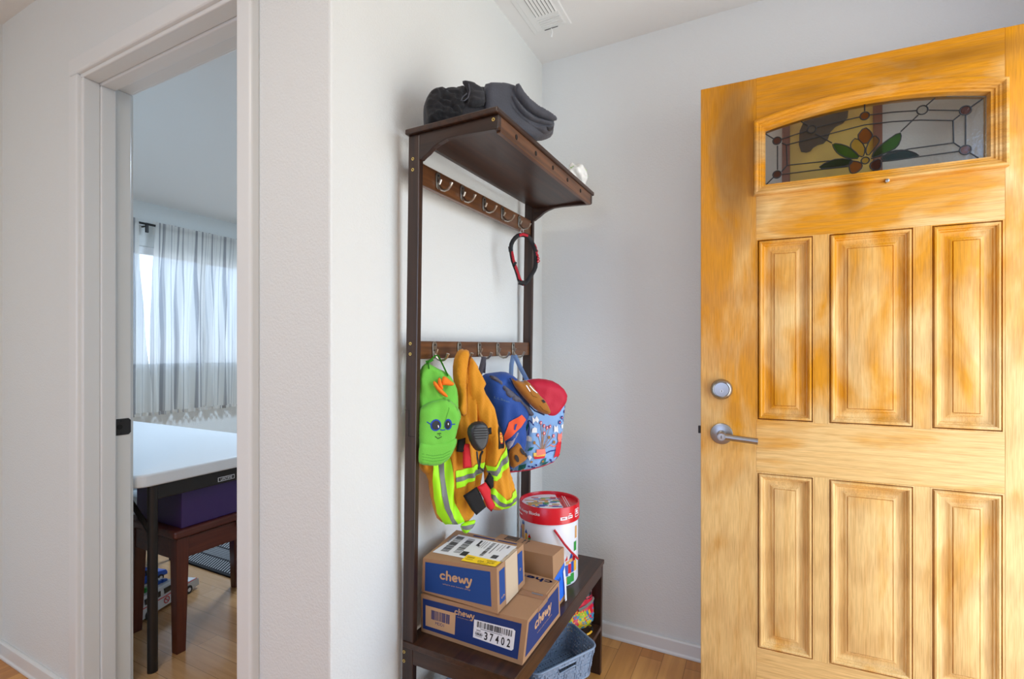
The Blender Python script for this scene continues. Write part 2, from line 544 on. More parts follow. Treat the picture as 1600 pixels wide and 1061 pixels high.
class Puff:
    """a padded cloth shape: outline (s,z) on an upright plane, bulging towards n"""
    def __init__(s, plane, outline, front, back=0.01, width=0.04, base=0.0, fold=0.0, fs=(60, 18), seed=0.0, it=2):
        (s.px, s.py), (s.dx, s.dy) = plane
        s.n = (s.dy, -s.dx)
        s.o = smooth_poly(outline, it) if it else outline
        s.T, s.B, s.w, s.base, s.fold, s.fs, s.seed = front, back, width, base, fold, fs, seed

    def prof(s, p):
        d = min(1.0, edist(p, s.o) / s.w)
        return sqrt(max(0.0, 1 - (1 - d) ** 2))

    def h(s, p):
        q = s.prof(p) if inside(p, s.o) else 0.0
        f = s.fold * noise.noise(Vector((p[0] * s.fs[0], p[1] * s.fs[1], s.seed))) if s.fold else 0.0
        return s.base + (s.T + f) * q

    def w3(s, p, h):
        return (s.px + s.dx * p[0] + s.n[0] * h, s.py + s.dy * p[0] + s.n[1] * h, p[1])

    def mesh(s, mb, step=0.008, mi=0):
        bd = resample(s.o, step)
        xs = [p[0] for p in bd]; ys = [p[1] for p in bd]
        pts = list(bd); y = min(ys); r = 0
        while y < max(ys):
            x = min(xs) + (step / 2 if r % 2 else 0)
            while x < max(xs):
                if inside((x, y), bd) and edist((x, y), bd) > step * 0.5: pts.append((x, y))
                x += step
            y += step * 0.87; r += 1
        nb = len(bd)
        res = delaunay_2d_cdt([Vector(p) for p in pts], [(i, (i + 1) % nb) for i in range(nb)], [], 1, 1e-6)
        v2 = [tuple(v) for v in res[0]]; tri = res[2]; org = res[3]
        isb = [any(k < nb for k in o) for o in org]
        vs = []; back = {}
        for i, p in enumerate(v2):
            q = 0.0 if isb[i] else s.prof(p)
            f = s.fold * noise.noise(Vector((p[0] * s.fs[0], p[1] * s.fs[1], s.seed))) if s.fold else 0.0
            vs.append(s.w3(p, s.base + (s.T + f) * q))
        nf = len(vs)
        for i, p in enumerate(v2):
            if isb[i]: back[i] = i
            else:
                back[i] = len(vs); vs.append(s.w3(p, s.base - s.B * s.prof(p)))
        fs = [tuple(t) for t in tri] + [tuple(back[i] for i in t)[::-1] for t in tri]
        mb.add(vs, fs, mi)
        return mb

    def patch(s, mb, poly, off, mi=0, step=0.006):
        """cloth sewn on: a thin shape following the surface"""
        bd = resample(poly, step); nb = len(bd)
        xs = [p[0] for p in bd]; ys = [p[1] for p in bd]; pts = list(bd)
        y = min(ys) + step / 2
        while y < max(ys):
            x = min(xs) + step / 2
            while x < max(xs):
                if inside((x, y), bd) and edist((x, y), bd) > step * 0.4: pts.append((x, y))
                x += step
            y += step
        res = delaunay_2d_cdt([Vector(p) for p in pts], [(i, (i + 1) % nb) for i in range(nb)], [], 1, 1e-6)
        mb.add([s.w3(tuple(v), s.h(tuple(v)) + off) for v in res[0]], [tuple(t) for t in res[2]], mi)
        return mb

    def flat(s, mb, vsfs, off, mi):
        mb.add([s.w3(p, s.h(p) + off) for p in vsfs[0]], vsfs[1], mi)

    def line(s, mb, pts, wd, off, mi):
        s.flat(mb, stroke2d(resample(pts, 0.01)[: -1] if False else pts, wd), off, mi)

    def tube(s, mb, pts, r, off=0.0, mi=0, seg=6, flat=1.0, closed=False):
        mb.tube([s.w3(p, s.h(p) + off) for p in pts], r, seg, mi, closed=closed, flat=flat)


def ell(cx, cy, rx, ry, a=0.0, n=16):
    a = radians(a)
    return [(cx + rx * cos(t) * cos(a) - ry * sin(t) * sin(a), cy + rx * cos(t) * sin(a) + ry * sin(t) * cos(a)) for t in [2 * pi * i / n for i in range(n)]]

# ================================================================== the setting
H = 2.436
hall = MB().prism([(-2.73, -3.5), (0.90, -3.5), (0.90, 2.09), (-0.90, 2.09), (-0.90, 0.846), (-2.73, 0.846)], -0.08, 0.0)
struct('floor', hall, planks('maple_planks_entry', 'Y', 0.95, 0.083, srgb(224, 164, 90), srgb(196, 130, 58), 0.33))
struct('floor_bedroom', MB().box(-4.76, -0.90, 0.846, 3.92, -0.08, 0.0), planks('maple_planks_bedroom', 'X', 0.8, 0.083, srgb(205, 160, 112), srgb(186, 140, 92), 0.25))
struct('ceiling', MB().box(-4.76, 0.90, -3.52, 3.92, H, H + 0.1), CEIL)

struct('wall_back', MB().box(-0.975, 0.90, 1.971, 2.09, 0, H), PAINT)
bvl = 0.006
wl = [(-0.975, 0.906), (-1.14, 0.906), (-1.14, 0.786), (-0.855 - bvl, 0.786), (-0.855 - bvl * 0.3, 0.786 + bvl * 0.3), (-0.855, 0.786 + bvl), (-0.855, 1.971), (-0.975, 1.971)]
struct('wall_left', MB().prism(wl, 0, H), PAINT)
wh = MB().box(-4.76, -1.965, 0.786, 0.906, 0, H).box(-1.965, -1.14, 0.786, 0.906, 2.085, H)
struct('wall_hall', wh, PAINT)
struct('wall_far_left', MB().box(-2.73, -2.61, -3.4, 0.786, 0, H), PAINT)
we = MB().box(0.78, 0.90, -3.4, 0.87, 0, H).box(0.78, 0.90, 0.87, 1.80, 2.075, H).box(0.78, 0.90, 1.80, 1.971, 0, H)
struct('wall_right', we, PAINT)
wr = MB().box(-2.73, -1.15, -3.52, -3.4, 0, H).box(0.55, 0.90, -3.52, -3.4, 0, H).box(-1.15, 0.55, -3.52, -3.4, 0, 0.48).box(-1.15, 0.55, -3.52, -3.4, 2.22, H)
struct('wall_rear', wr, PAINT)
wb = MB().box(-4.76, -4.64, 0.906, 2.12, 0, H).box(-4.76, -4.64, 3.4, 3.8, 0, H).box(-4.76, -4.64, 2.12, 3.4, 0, 1.015).box(-4.76, -4.64, 2.12, 3.4, 2.065, H)
struct('wall_bedroom_window', wb, PAINT)
struct('wall_bedroom_far', MB().box(-4.76, -0.90, 3.8, 3.92, 0, H).box(-0.975, -0.90, 1.971, 3.8, 0, H), PAINT)

# baseboards with a small rounded shoe
def baseboard(name, x0, x1, y0, y1, axis, side):
    mb = MB()
    pr = [(0, 0), (0.016, 0), (0.016, 0.008), (0.0115, 0.013), (0.0115, 0.054), (0.008, 0.060), (0, 0.060)]
    if axis == 'X': mb.prism([(y0 - d, z) for d, z in pr], x0, x1, 'X')
    else: mb.prism([(x0 + side * d, z) for d, z in pr], y0, y1, 'Y')
    return struct(name, mb, TRIM, bevel=0.002)
baseboard('baseboard_back', -0.84, 0.76, 1.971, 0, 'X', 1)
baseboard('baseboard_hall', -2.61, -2.012, 0.786, 0, 'X', 1)
baseboard('baseboard_far_left', -2.61, 0, -3.4, 0.77, 'Y', 1)

# bedroom doorway: rounded flat casing, jamb, stop and rabbet
cs = MB()
cs.box(-2.012, -1.956, 0.760, 0.788, 0, 2.068).box(-1.149, -1.095, 0.760, 0.788, 0, 2.068).box(-2.012, -1.095, 0.760, 0.788, 2.068, 2.124)
cz = struct('trim_1', cs, TRIM, bevel=0.007, segs=3)
jm = MB()
jm.box(-1.968, -1.942, 0.772, 0.818, 0, 2.057).box(-1.968, -1.935, 0.818, 0.860, 0, 2.05).box(-1.968, -1.952, 0.860, 0.912, 0, 2.066)
jm.box(-1.165, -1.137, 0.772, 0.818, 0, 2.057).box(-1.172, -1.137, 0.818, 0.860, 0, 2.05).box(-1.155, -1.137, 0.860, 0.912, 0, 2.066)
jm.box(-1.968, -1.137, 0.772, 0.818, 2.057, 2.09).box(-1.968, -1.137, 0.818, 0.860, 2.050, 2.09).box(-1.968, -1.137, 0.860, 0.912, 2.066, 2.09)
struct('trim_2', jm, TRIM, bevel=0.0035, segs=3)
bk = MB().box(-2.02, -1.962, 0.906, 0.924, 0, 2.07).box(-2.02, -1.08, 0.906, 0.924, 2.07, 2.13).box(-1.145, -1.08, 0.906, 0.924, 0, 2.07)
struct('trim_3', bk, TRIM, bevel=0.004)
# entrance frame around the open front door
ef = MB().box(0.765, 0.90, 0.862, 0.885, 0, 2.062).box(0.765, 0.90, 1.792, 1.81, 0, 2.062).box(0.765, 0.90, 0.862, 1.81, 2.055, 2.078)
struct('trim_4', ef, TRIM, bevel=0.003)

# strike plate on the jamb
sp = thing('strike_plate', 'small dark metal strike plate on the white bedroom door jamb', 'strike plate', (-1.951, 0.886, 0.914))
pl = MB().prism([(0.863, 0.886), (0.903, 0.886), (0.910, 0.893), (0.910, 0.935), (0.903, 0.942), (0.863, 0.942)], -1.953, -1.9495, 'X')
obj('plate', pl, M('aged_dark_metal', (0.045, 0.042, 0.042), 0.45, 0.7), sp, bevel=0.001)
obj('latch_hole', MB().lathe([(0.0088, -1.9497), (0.0088, -1.9490)], (0, 0.876, 0.914), 'X', 16), HOLE, sp)
for z in (0.893, 0.935):
    obj('screw', MB().lathe([(0.003, -1.9497), (0.003, -1.9488)], (0, 0.879, z), 'X', 10), BLACKM, sp)

# bedroom window
VIN = M('white_vinyl', (0.85, 0.86, 0.87), 0.4)
wf = MB().box(-4.72, -4.66, 2.12, 2.17, 1.015, 2.065).box(-4.72, -4.66, 3.35, 3.4, 1.015, 2.065).box(-4.72, -4.66, 2.17, 3.35, 1.015, 1.065).box(-4.72, -4.66, 2.17, 3.35, 2.0, 2.065).box(-4.715, -4.665, 2.74, 2.79, 1.065, 2.0)
w1 = struct('window_1', wf, VIN, bevel=0.004)
gm = bpy.data.materials.new('clear_pane'); gm.use_nodes = True
gn = gm.node_tree; gn.nodes.clear()
go = gn.nodes.new('ShaderNodeOutputMaterial'); gt = gn.nodes.new('ShaderNodeBsdfTransparent'); gg = gn.nodes.new('ShaderNodeBsdfGlossy'); gx = gn.nodes.new('ShaderNodeMixShader'); gf = gn.nodes.new('ShaderNodeFresnel')
gg.inputs['Roughness'].default_value = 0.02
gn.links.new(gf.outputs[0], gx.inputs[0]); gn.links.new(gt.outputs[0], gx.inputs[1]); gn.links.new(gg.outputs[0], gx.inputs[2]); gn.links.new(gx.outputs[0], go.inputs[0])
obj('window_pane', MB().box(-4.695, -4.69, 2.16, 3.36, 1.05, 2.01), gm, w1)

# picture on the wall behind the front door, seen through its glass
pt = thing('framed_picture', 'gold picture in a dull red frame, seen through the stained glass of the door', 'picture', (0.21, 1.965, 1.72))
FR = M('dull_red_frame', srgb(140, 84, 66), 0.45, var=0.2)
fm = MB()
for a in ((0.068, 0.092, 1.40, 2.05), (0.328, 0.352, 1.40, 2.05), (0.092, 0.328, 2.026, 2.05), (0.092, 0.328, 1.40, 1.424)):
    fm.box(a[0], a[1], 1.945, 1.971, a[2], a[3])
obj('frame', fm, FR, pt, bevel=0.004)
obj('mat_board', MB().box(0.09, 0.33, 1.958, 1.968, 1.42, 2.03), M('gold_leaf_paper', srgb(236, 196, 96), 0.5, 0.0, bump=0.3, bscale=30, var=0.35, vscale=14), pt)
dk = MB().prism(smooth_poly([(0.118, 1.865), (0.122, 1.96), (0.17, 1.99), (0.262, 1.985), (0.258, 1.94), (0.215, 1.925), (0.20, 1.88), (0.165, 1.875), (0.15, 1.855)], 1), 1.955, 1.959, 'Y')
obj('painted_patch', dk, M('umber_paint', srgb(70, 58, 36), 0.6, bump=0.6, bscale=60, var=0.6, vscale=60), pt)

# ================================================================== front door, standing open
fd = thing('door_1', 'weathered golden oak panel front door standing open against the back wall', 'door', (-0.17669, 1.73311, 0.012), rz=radians(2.84097))
fd['kind'] = 'structure'
ZB = -0.012
def dz(z): return z + ZB
def dobj(name, mb, mat, parent=None, **k):
    mb.v = [(x, y, z + ZB) for x, y, z in mb.v]
    return obj(name, mb, mat, parent or fd, local=True, **k)
TH = 0.044
SL, SR = 0.1655, 0.764          # inner edges of the stiles
for a, b in ((0.0, SL), (SR, 0.930)):
    dobj('stile', MB().box(a, b, 0, TH, 0.012, 2.045), OAKV, bevel=0.0015)
dobj('lock_rail', MB().box(SL, SR, 0, TH, 0.789, 0.953), OAKH, bevel=0.001)
dobj('bottom_rail', MB().box(SL, SR, 0, TH, 0.012, 0.227), OAKH, bevel=0.001)
for z0, z1 in ((0.227, 0.789), (0.953, 1.529)):
    for a, b in ((0.3245, 0.3595), (0.5705, 0.6055)):
        dobj('mullion', MB().box(a, b, 0, TH, z0, z1), OAKV, bevel=0.001)
# top rail: two halves of a board with an arched opening
def arch(x0, x1, z0, z1, sag, n=24):
    return [(x0, z0), (x1, z0)] + [(x1 + (x0 - x1) * i / n, z1 + sag * (1 - (2 * i / n - 1) ** 2)) for i in range(n + 1)]
op = arch(0.170, 0.757, 1.682, 1.893, 0.039)
top = [p for p in op[2:]]
mid = len(top) // 2
tr_ = MB()
right = [(0.4635, 1.529), (SR, 1.529), (SR, 2.045), (0.4635, 2.045)] + [top[mid]] + top[:mid][::-1] + [(0.757, 1.682), (0.4635, 1.682)]
left = [(0.4635, 1.529), (0.4635, 1.682), (0.170, 1.682)] + top[mid + 1:][::-1] + [top[mid], (0.4635, 2.045), (SL, 2.045), (SL, 1.529)]
tr_.prism(right, 0, TH, 'Y').prism(left, 0, TH, 'Y')
dobj('top_rail', tr_, OAKH)
# six raised panels
PANEL = [(0, -0.004), (0.0016, -0.012), (0.0030, -0.001), (0.005, 0.0035), (0.009, 0.0045), (0.0125, 0.002), (0.0145, -0.003), (0.0175, -0.004), (0.0195, -0.0075), (0.024, -0.010), (0.030, -0.0105),
         (0.034, -0.0095), (0.0385, -0.0065), (0.043, -0.004), (0.045, -0.0035), (0.0462, -0.0052), (0.0475, -0.0015), (0.049, -0.001)]
for z0, z1 in ((0.227, 0.789), (0.953, 1.529)):
    for a, b in ((SL, 0.3245), (0.3595, 0.5705), (0.6055, SR)):
        zz0, zz1 = (0.2285, 0.7855) if z0 < 0.5 else (0.9560, 1.5265)
        aa, bb = a + 0.004, b - 0.004
        mb = rings([(a, z0), (b, z0), (b, z1), (a, z1)], [(0, 0)], False)
        mb = rings([(aa, zz0), (bb, zz0), (bb, zz1), (aa, zz1)], PANEL)
        mb.box(a, b, 0.014, TH - 0.012, z0, z1)
        fr = [(a, z0), (b, z0), (b, z1), (a, z1)]; fi = [(aa, zz0), (bb, zz0), (bb, zz1), (aa, zz1)]
        for i in range(4):
            j = (i + 1) % 4
            mb.add([(fr[i][0], 0, fr[i][1]), (fr[j][0], 0, fr[j][1]), (fi[j][0], 0, fi[j][1]), (fi[i][0], 0, fi[i][1])], [(0, 1, 2, 3)])
            mb.add([(fi[i][0], 0, fi[i][1]), (fi[j][0], 0, fi[j][1]), (fi[j][0], 0.012, fi[j][1]), (fi[i][0], 0.012, fi[i][1])], [(0, 1, 2, 3)])
        dobj('panel', mb, OAKV, smooth=True, angle=28)
# fan light: moulded frame, leaded glass
lf = rings(arch(0.157, 0.770, 1.668, 1.906, 0.0405), [(0, 0), (0.0005, 0.010), (0.003, 0.014), (0.008, 0.015), (0.012, 0.012), (0.0145, 0.008), (0.019, 0.0075), (0.022, 0.004), (0.026, 0.0035), (0.0285, -0.001), (0.034, -0.0015), (0.0355, -0.016), (0.0360, -0.030)], False)
dobj('glass_frame', lf, OAKH, smooth=True, angle=30)
lfb = rings(arch(0.157, 0.770, 1.668, 1.906, 0.0405), [(0, 0), (0.003, 0.012), (0.03, 0.012), (0.034, -0.01)], False)
lfb.v = [(x, TH - y, z) for x, y, z in lfb.v]
dobj('back_frame', lfb, OAKH)

def glassmat(name, tint, rough=0.06, refl=1.0):
    m = bpy.data.materials.new(name); m.use_nodes = True; n = m.node_tree; n.nodes.clear(); L = n.links
    out = n.nodes.new('ShaderNodeOutputMaterial'); tr = n.nodes.new('ShaderNodeBsdfTransparent'); gl = n.nodes.new('ShaderNodeBsdfGlossy'); mx = n.nodes.new('ShaderNodeMixShader')
    fz = n.nodes.new('ShaderNodeFresnel'); fz.inputs[0].default_value = 1.5
    tc = n.nodes.new('ShaderNodeTexCoord'); nz = n.nodes.new('ShaderNodeTexNoise'); nz.inputs['Scale'].default_value = 90; nz.inputs['Detail'].default_value = 2
    bp = n.nodes.new('ShaderNodeBump'); bp.inputs['Strength'].default_value = 0.25; bp.inputs['Distance'].default_value = 0.002
    L.new(tc.outputs['Object'], nz.inputs['Vector']); L.new(nz.outputs['Fac'], bp.inputs['Height']); L.new(bp.outputs[0], gl.inputs['Normal'])
    tr.inputs[0].default_value = (*tint, 1); gl.inputs['Roughness'].default_value = rough
    L.new(fz.outputs[0], mx.inputs[0]); L.new(tr.outputs[0], mx.inputs[1]); L.new(gl.outputs[0], mx.inputs[2]); L.new(mx.outputs[0], out.inputs[0])
    return m
GY = 0.022
gp = MB().prism(arch(0.186, 0.734, 1.699, 1.876, 0.037), GY, GY + 0.004, 'Y')
pane = dobj('glass_pane', gp, glassmat('grey_seedy_glass', (0.93, 0.94, 0.92)))
GA = glassmat('amber_brown_glass', (0.68, 0.43, 0.21)); GG = glassmat('green_glass', (0.28, 0.50, 0.23)); GD = glassmat('deep_green_glass', (0.15, 0.27, 0.19))
GB = glassmat('smoky_blue_glass', (0.23, 0.33, 0.36)); GYL = glassmat('straw_glass', (0.88, 0.80, 0.52)); GR = glassmat('plum_glass', (0.62, 0.41, 0.41)); GC = glassmat('clear_bevel_glass', (0.92, 0.93, 0.92)); GBR = glassmat('red_brown_glass', (0.50, 0.28, 0.19))
PIECES = [
 (GG, [(0.3735,1.8096),(0.4053,1.7989),(0.4304,1.7771),(0.4470,1.7504),(0.4137,1.7548),(0.3884,1.7741),(0.3777,1.7936)]),
 (GD, [(0.3344,1.7371),(0.3584,1.7537),(0.3884,1.7600),(0.4304,1.7496),(0.4179,1.7341),(0.3799,1.7326)]),
 (GA, [(0.4552,1.8447),(0.4715,1.8268),(0.4764,1.8111),(0.4572,1.7873),(0.4346,1.8162)]),
 (GYL, [(0.4346,1.8162),(0.4221,1.8035),(0.4200,1.7888),(0.4304,1.7721),(0.4470,1.7544),(0.4552,1.7580),(0.4572,1.7873)]),
 (GYL, [(0.4796,1.8154),(0.4917,1.8009),(0.4917,1.7911),(0.4756,1.7694),(0.4634,1.7541),(0.4572,1.7725),(0.4674,1.8004)]),
 (GG, [(0.5411,1.8138),(0.5450,1.7961),(0.5353,1.7689),(0.5116,1.7583),(0.4715,1.7454),(0.4796,1.7687),(0.5037,1.7890)]),
 (GB, [(0.5235,1.7612),(0.5508,1.7589),(0.5739,1.7478),(0.5892,1.7333),(0.5116,1.7315),(0.4997,1.7359),(0.4957,1.7463)]),
 (GA, [(0.4200,1.7488),(0.4470,1.7395),(0.4511,1.7239),(0.4387,1.7109),(0.4221,1.7075),(0.4158,1.7295)]),
 (GBR, [(0.4674,1.7214),(0.4715,1.7355),(0.4937,1.7442),(0.4977,1.7215),(0.4897,1.7081),(0.4776,1.7099)])]
came = MB()
def lead(pts, w=0.0045):
    a, b = stroke2d(pts, w)
    came.tube([(x, GY - 0.001, z) for x, z in pts], w / 2, 6)
for mat, pts in PIECES:
    sub = MB().prism(smooth_poly(pts, 1), GY - 0.0022, GY - 0.0004, 'Y')
    dobj('coloured_glass', sub, mat, pane)
    q = smooth_poly(pts, 1); came.tube([(x, GY - 0.002, z) for x, z in q], 0.0017, 6, closed=True)
for mat, (cx, cz), r in zip((GBR, GBR, GR, GR, GC, GA, GC, GYL), [(0.2252,1.8427),(0.2252,1.7355),(0.6885,1.8455),(0.6885,1.7354),(0.3199,1.8618),(0.4560,1.8762),(0.5930,1.8660),(0.4572,1.7428)], (0.0115, 0.0115, 0.0125, 0.0125, 0.0115, 0.0115, 0.0125, 0.010)):
    e_ = ell(cx, cz, r, r, n=20)
    dobj('coloured_glass', MB().prism(e_, GY - 0.0030, GY - 0.0006, 'Y'), mat, pane)
    came.tube([(x, GY - 0.0022, z) for x, z in e_], 0.0019, 6, closed=True)
for ln in ([(0.1909,1.8723),(0.2154,1.8508)], [(0.1919,1.7049),(0.2154,1.7280)], [(0.7245,1.8696),(0.6985,1.8513)], [(0.7175,1.7075),(0.6974,1.7269)],
           [(0.2377,1.8457),(0.3066,1.8591)], [(0.3331,1.8654),(0.3884,1.8711),(0.4437,1.8757)], [(0.4683,1.8767),(0.5235,1.8739),(0.5797,1.8673)], [(0.6065,1.8632),(0.6763,1.8480)],
           [(0.6892,1.8310),(0.6892,1.7505)], [(0.2266,1.8266),(0.2266,1.7501)], [(0.2386,1.7335),(0.3344,1.7335),(0.4163,1.7314)], [(0.4977,1.7333),(0.5892,1.7333),(0.6749,1.7340)],
           [(0.2515,1.8249),(0.3670,1.8387),(0.4552,1.8496),(0.5235,1.8462),(0.5892,1.8382),(0.6619,1.8225)], [(0.6619,1.8225),(0.6633,1.7597)], [(0.2524,1.7603),(0.3670,1.7564)], [(0.4715,1.7464),(0.5624,1.7594),(0.6633,1.7597)],
           [(0.2515,1.8249),(0.2533,1.7601)], [(0.3300,1.8465),(0.3735,1.8096)], [(0.2914,1.8915),(0.3102,1.8750)], [(0.4560,1.9104),(0.4560,1.8906)], [(0.6214,1.8941),(0.6020,1.8769)],
           [(0.5835,1.8536),(0.5431,1.8134)], [(0.6619,1.8225),(0.6770,1.8353)], [(0.6633,1.7597),(0.6777,1.7451)], [(0.2386,1.8335),(0.2515,1.8249)], [(0.2377,1.7426),(0.2533,1.7601)]):
    came.tube([(x, GY - 0.0015, z) for x, z in ln], 0.0018, 6)
dobj('lead_came', came, M('dark_lead', (0.045, 0.047, 0.05), 0.35, 0.8), pane)
# hardware
def disc(c, prof, mat, name, parent=None, seg=32):
    return dobj(name, MB().lathe([(r, -h) for r, h in prof], (c[0], 0, c[1]), 'Y', seg), mat, parent, smooth=True)
db = disc((0.0635, 1.0490), [(0.0335, 0), (0.0335, 0.004), (0.0320, 0.010), (0.0285, 0.016), (0.0250, 0.019), (0.0240, 0.0185), (0.0235, 0.0175), (0.0225, 0.0185), (0.0001, 0.0190)], STEEL, 'deadbolt')
disc((0.0640, 1.0440), [(0.0052, 0.0188), (0.0052, 0.0202)], NICKEL, 'keyhole', db, 14)
dobj('key_slot', MB().box(0.0632, 0.0650, -0.0206, -0.019, 1.0405, 1.0475), HOLE, db)
ls = disc((0.0635, 0.9035), [(0.0345, 0), (0.0345, 0.003), (0.0335, 0.0055), (0.0320, 0.0062), (0.0001, 0.0062)], STEEL, 'lever_rose')
LV = [(0.0635,0.9019),(0.1674,0.8935)]
lx, lz = LV[0]; ex, ez = LV[1]
lv = MB().lathe([(0.0135, -0.004), (0.0135, -0.040), (0.0130, -0.060), (0.0120, -0.0615), (0.0001, -0.0615)], (lx, 0, lz), 'Y', 24)
lv.tube([(lx, -0.050, lz), (ex, -0.050, ez)], 0.0100, 20)
lever = dobj('lever', lv, STEEL, smooth=True)
dobj('keyhole', MB().lathe([(0.0095, -0.0612), (0.0095, -0.0622), (0.0001, -0.0624)], (lx, 0, lz), 'Y', 18), NICKEL, lever)
dobj('key_slot', MB().box(lx - 0.001, lx + 0.001, -0.0630, -0.0618, lz - 0.005, lz + 0.005), HOLE, lever)
dobj('latch', MB().box(-0.009, 0.0, 0.014, 0.032, 0.898, 0.922), BLACKM, bevel=0.001)
disc((0.5026, 1.6650), [(0.0035, 0), (0.0035, 0.012), (0.005, 0.013), (0.005, 0.017), (0.0001, 0.018)], STEEL, 'wreath_hook', seg=14)
for z in (0.25, 1.05, 1.85):
    dobj('hinge', MB().lathe([(0.006, z - 0.045), (0.006, z + 0.045)], (0.934, TH - 0.002, 0), 'Z', 12), STEEL)

# ceiling air vent
av = thing('air_vent', 'white metal air register on the ceiling above the coat rack', 'vent', (-0.72, 1.61, H))
WM = M('white_enamel', (0.82, 0.83, 0.82), 0.4)
pl = rings([(-0.802, 1.44), (-0.645, 1.44), (-0.645, 1.777), (-0.802, 1.777)], [(0, 0), (0.004, 0.004), (0.018, 0.005), (0.022, 0.0065), (0.030, 0.0065), (0.038, 0.0065)], True)
pl.v = [(x, z, H - 0.0003 + y) for x, y, z in pl.v]
obj('plate', pl, WM, av)
lo = MB(); sl = MB()
for i in range(7):
    x = -0.753 + i * 0.0128
    sl.box(x, x + 0.004, 1.50, 1.676, H - 0.0074, H - 0.0066)
    lo.hexa([(x + 0.004, 1.50, H - 0.007), (x + 0.0125, 1.50, H - 0.007), (x + 0.0125, 1.676, H - 0.007), (x + 0.004, 1.676, H - 0.007),
             (x + 0.004, 1.50, H - 0.011), (x + 0.0115, 1.50, H - 0.0065), (x + 0.0115, 1.676, H - 0.0065), (x + 0.004, 1.676, H - 0.011)])
for i in range(5):
    y = 1.694 + i * 0.0125
    lo.hexa([(-0.755, y, H - 0.007), (-0.670, y, H - 0.007), (-0.670, y + 0.010, H - 0.007), (-0.755, y + 0.010, H - 0.007),
             (-0.755, y, H - 0.010), (-0.670, y, H - 0.010), (-0.670, y + 0.010, H - 0.0068), (-0.755, y + 0.010, H - 0.0068)])
obj('louver', lo, WM, av); obj('slot', sl, M('vent_shadow_gap', (0.12, 0.12, 0.12), 0.8), av)
obj('slot', MB().box(-0.752, -0.697, 1.7575, 1.761, H - 0.0074, H - 0.0066), M('vent_shadow_gap'), av)
obj('damper_lever', MB().tube([(-0.725, 1.759, H - 0.006), (-0.722, 1.765, H - 0.020), (-0.728, 1.771, H - 0.032)], [0.002, 0.003, 0.0045], 8), WM, av, smooth=True)

# ================================================================== coat rack with bench
YA, YB, YC, YD = 1.013, 1.031, 1.718, 1.736
def lean(x, y, z): return (x + 0.016 * (z - 1.675), y, z + 0.0131 * min(1, max(0, (z - 0.5) / 1.25)) * (y - YA) / 0.72)
rk = thing('coat_rack', 'dark walnut stained hall tree with coat hooks, top shelf and bench seat', 'coat rack', (-0.68, 1.375, 0.0))
def robj(name, mb, mat, parent=None, **k):
    mb.map(lean)
    return obj(name, mb, mat, parent or rk, **k)
for a, b in ((YA, YB), (YC, YD)):
    robj('post', MB().box(-0.820, -0.785, a, b, 0.0, 1.735), DARKW, bevel=0.002)
    robj('leg', MB().box(-0.527, -0.490, a, b, 0.0, 0.402), DARKW, bevel=0.002)
    robj('side_rail', MB().box(-0.785, -0.527, a, b, 0.358, 0.400), DARKX, bevel=0.0015)
    robj('side_rail', MB().box(-0.785, -0.520, a, b, 0.040, 0.075), DARKX, bevel=0.0015)
# lap joint in the left post
robj('lap_joint', MB().box(-0.8205, -0.8065, YA - 0.0006, YA, 1.0185, 1.0195).box(-0.8075, -0.8065, YA - 0.0006, YA, 0.951, 1.0195).box(-0.8075, -0.786, YA - 0.0006, YA, 0.951, 0.952), HOLE)
robj('top_shelf', MB().box(-0.823, -0.549, 1.001, 1.748, 1.735, 1.749), DARKY, bevel=0.0035, segs=3)
robj('shelf_bottom', MB().box(-0.777, -0.560, YB, YC, 1.712, 1.730), DARKY, bevel=0.001)
fas = robj('fascia', MB().box(-0.566, -0.554, YB - 0.003, YC + 0.003, 1.697, 1.735), wood('walnut_stain_lit', (0.060, 0.024, 0.010), (0.180, 0.074, 0.030), 'Y', 0.35), bevel=0.0015)  # same walnut in a paler orange-brown, painting in the light on the fascia
for y, z in [(1.1112,1.7203),(1.2319,1.7199),(1.3562,1.7200),(1.4796,1.7219),(1.6068,1.7236)]:
    fas_h = MB().lathe([(0.0065, -0.5542), (0.0065, -0.5530)], (0, y, 1.7165), 'X', 16)
    robj('peg_hole', fas_h, HOLE, fas)
bp_ = [(-0.785, 1.735), (-0.785, 1.667), (-0.779, 1.668), (-0.770, 1.674)] + [(-0.7582,1.6802),(-0.7421,1.6919),(-0.7263,1.6986),(-0.7010,1.7055),(-0.6704,1.7060),(-0.6296,1.7040),(-0.5935,1.7021),(-0.5636,1.7005)] + [(-0.556, 1.7015), (-0.553, 1.706), (-0.553, 1.735)]
for a, b in ((YA, YB - 0.002), (YC + 0.002, YD)):
    robj('bracket', MB().prism([(x, z) for x, z in bp_], a, b, 'Y'), DARKX, bevel=0.0015)
r1 = robj('rail', MB().box(-0.807, -0.792, YB, YC, 1.611, 1.668), wood('walnut_rail', (0.060, 0.022, 0.008), (0.170, 0.066, 0.022), 'Y', 0.3), bevel=0.002)
r2 = robj('rail', MB().box(-0.807, -0.792, YB, YC, 1.152, 1.200), wood('walnut_rail', (0.04, 0.014, 0.006), (0.1, 0.04, 0.014), 'Y', 0.3), bevel=0.002)
seat = robj('seat', MB().box(-0.815, -0.487, YA - 0.004, YD + 0.004, 0.398, 0.4135), DARKY, bevel=0.002)
robj('seat_rail', MB().box(-0.505, -0.490, YB, YC, 0.360, 0.398), DARKY, bevel=0.002)
robj('shelf', MB().box(-0.810, -0.488, YB, YC, 0.166, 0.181), DARKY, bevel=0.002)
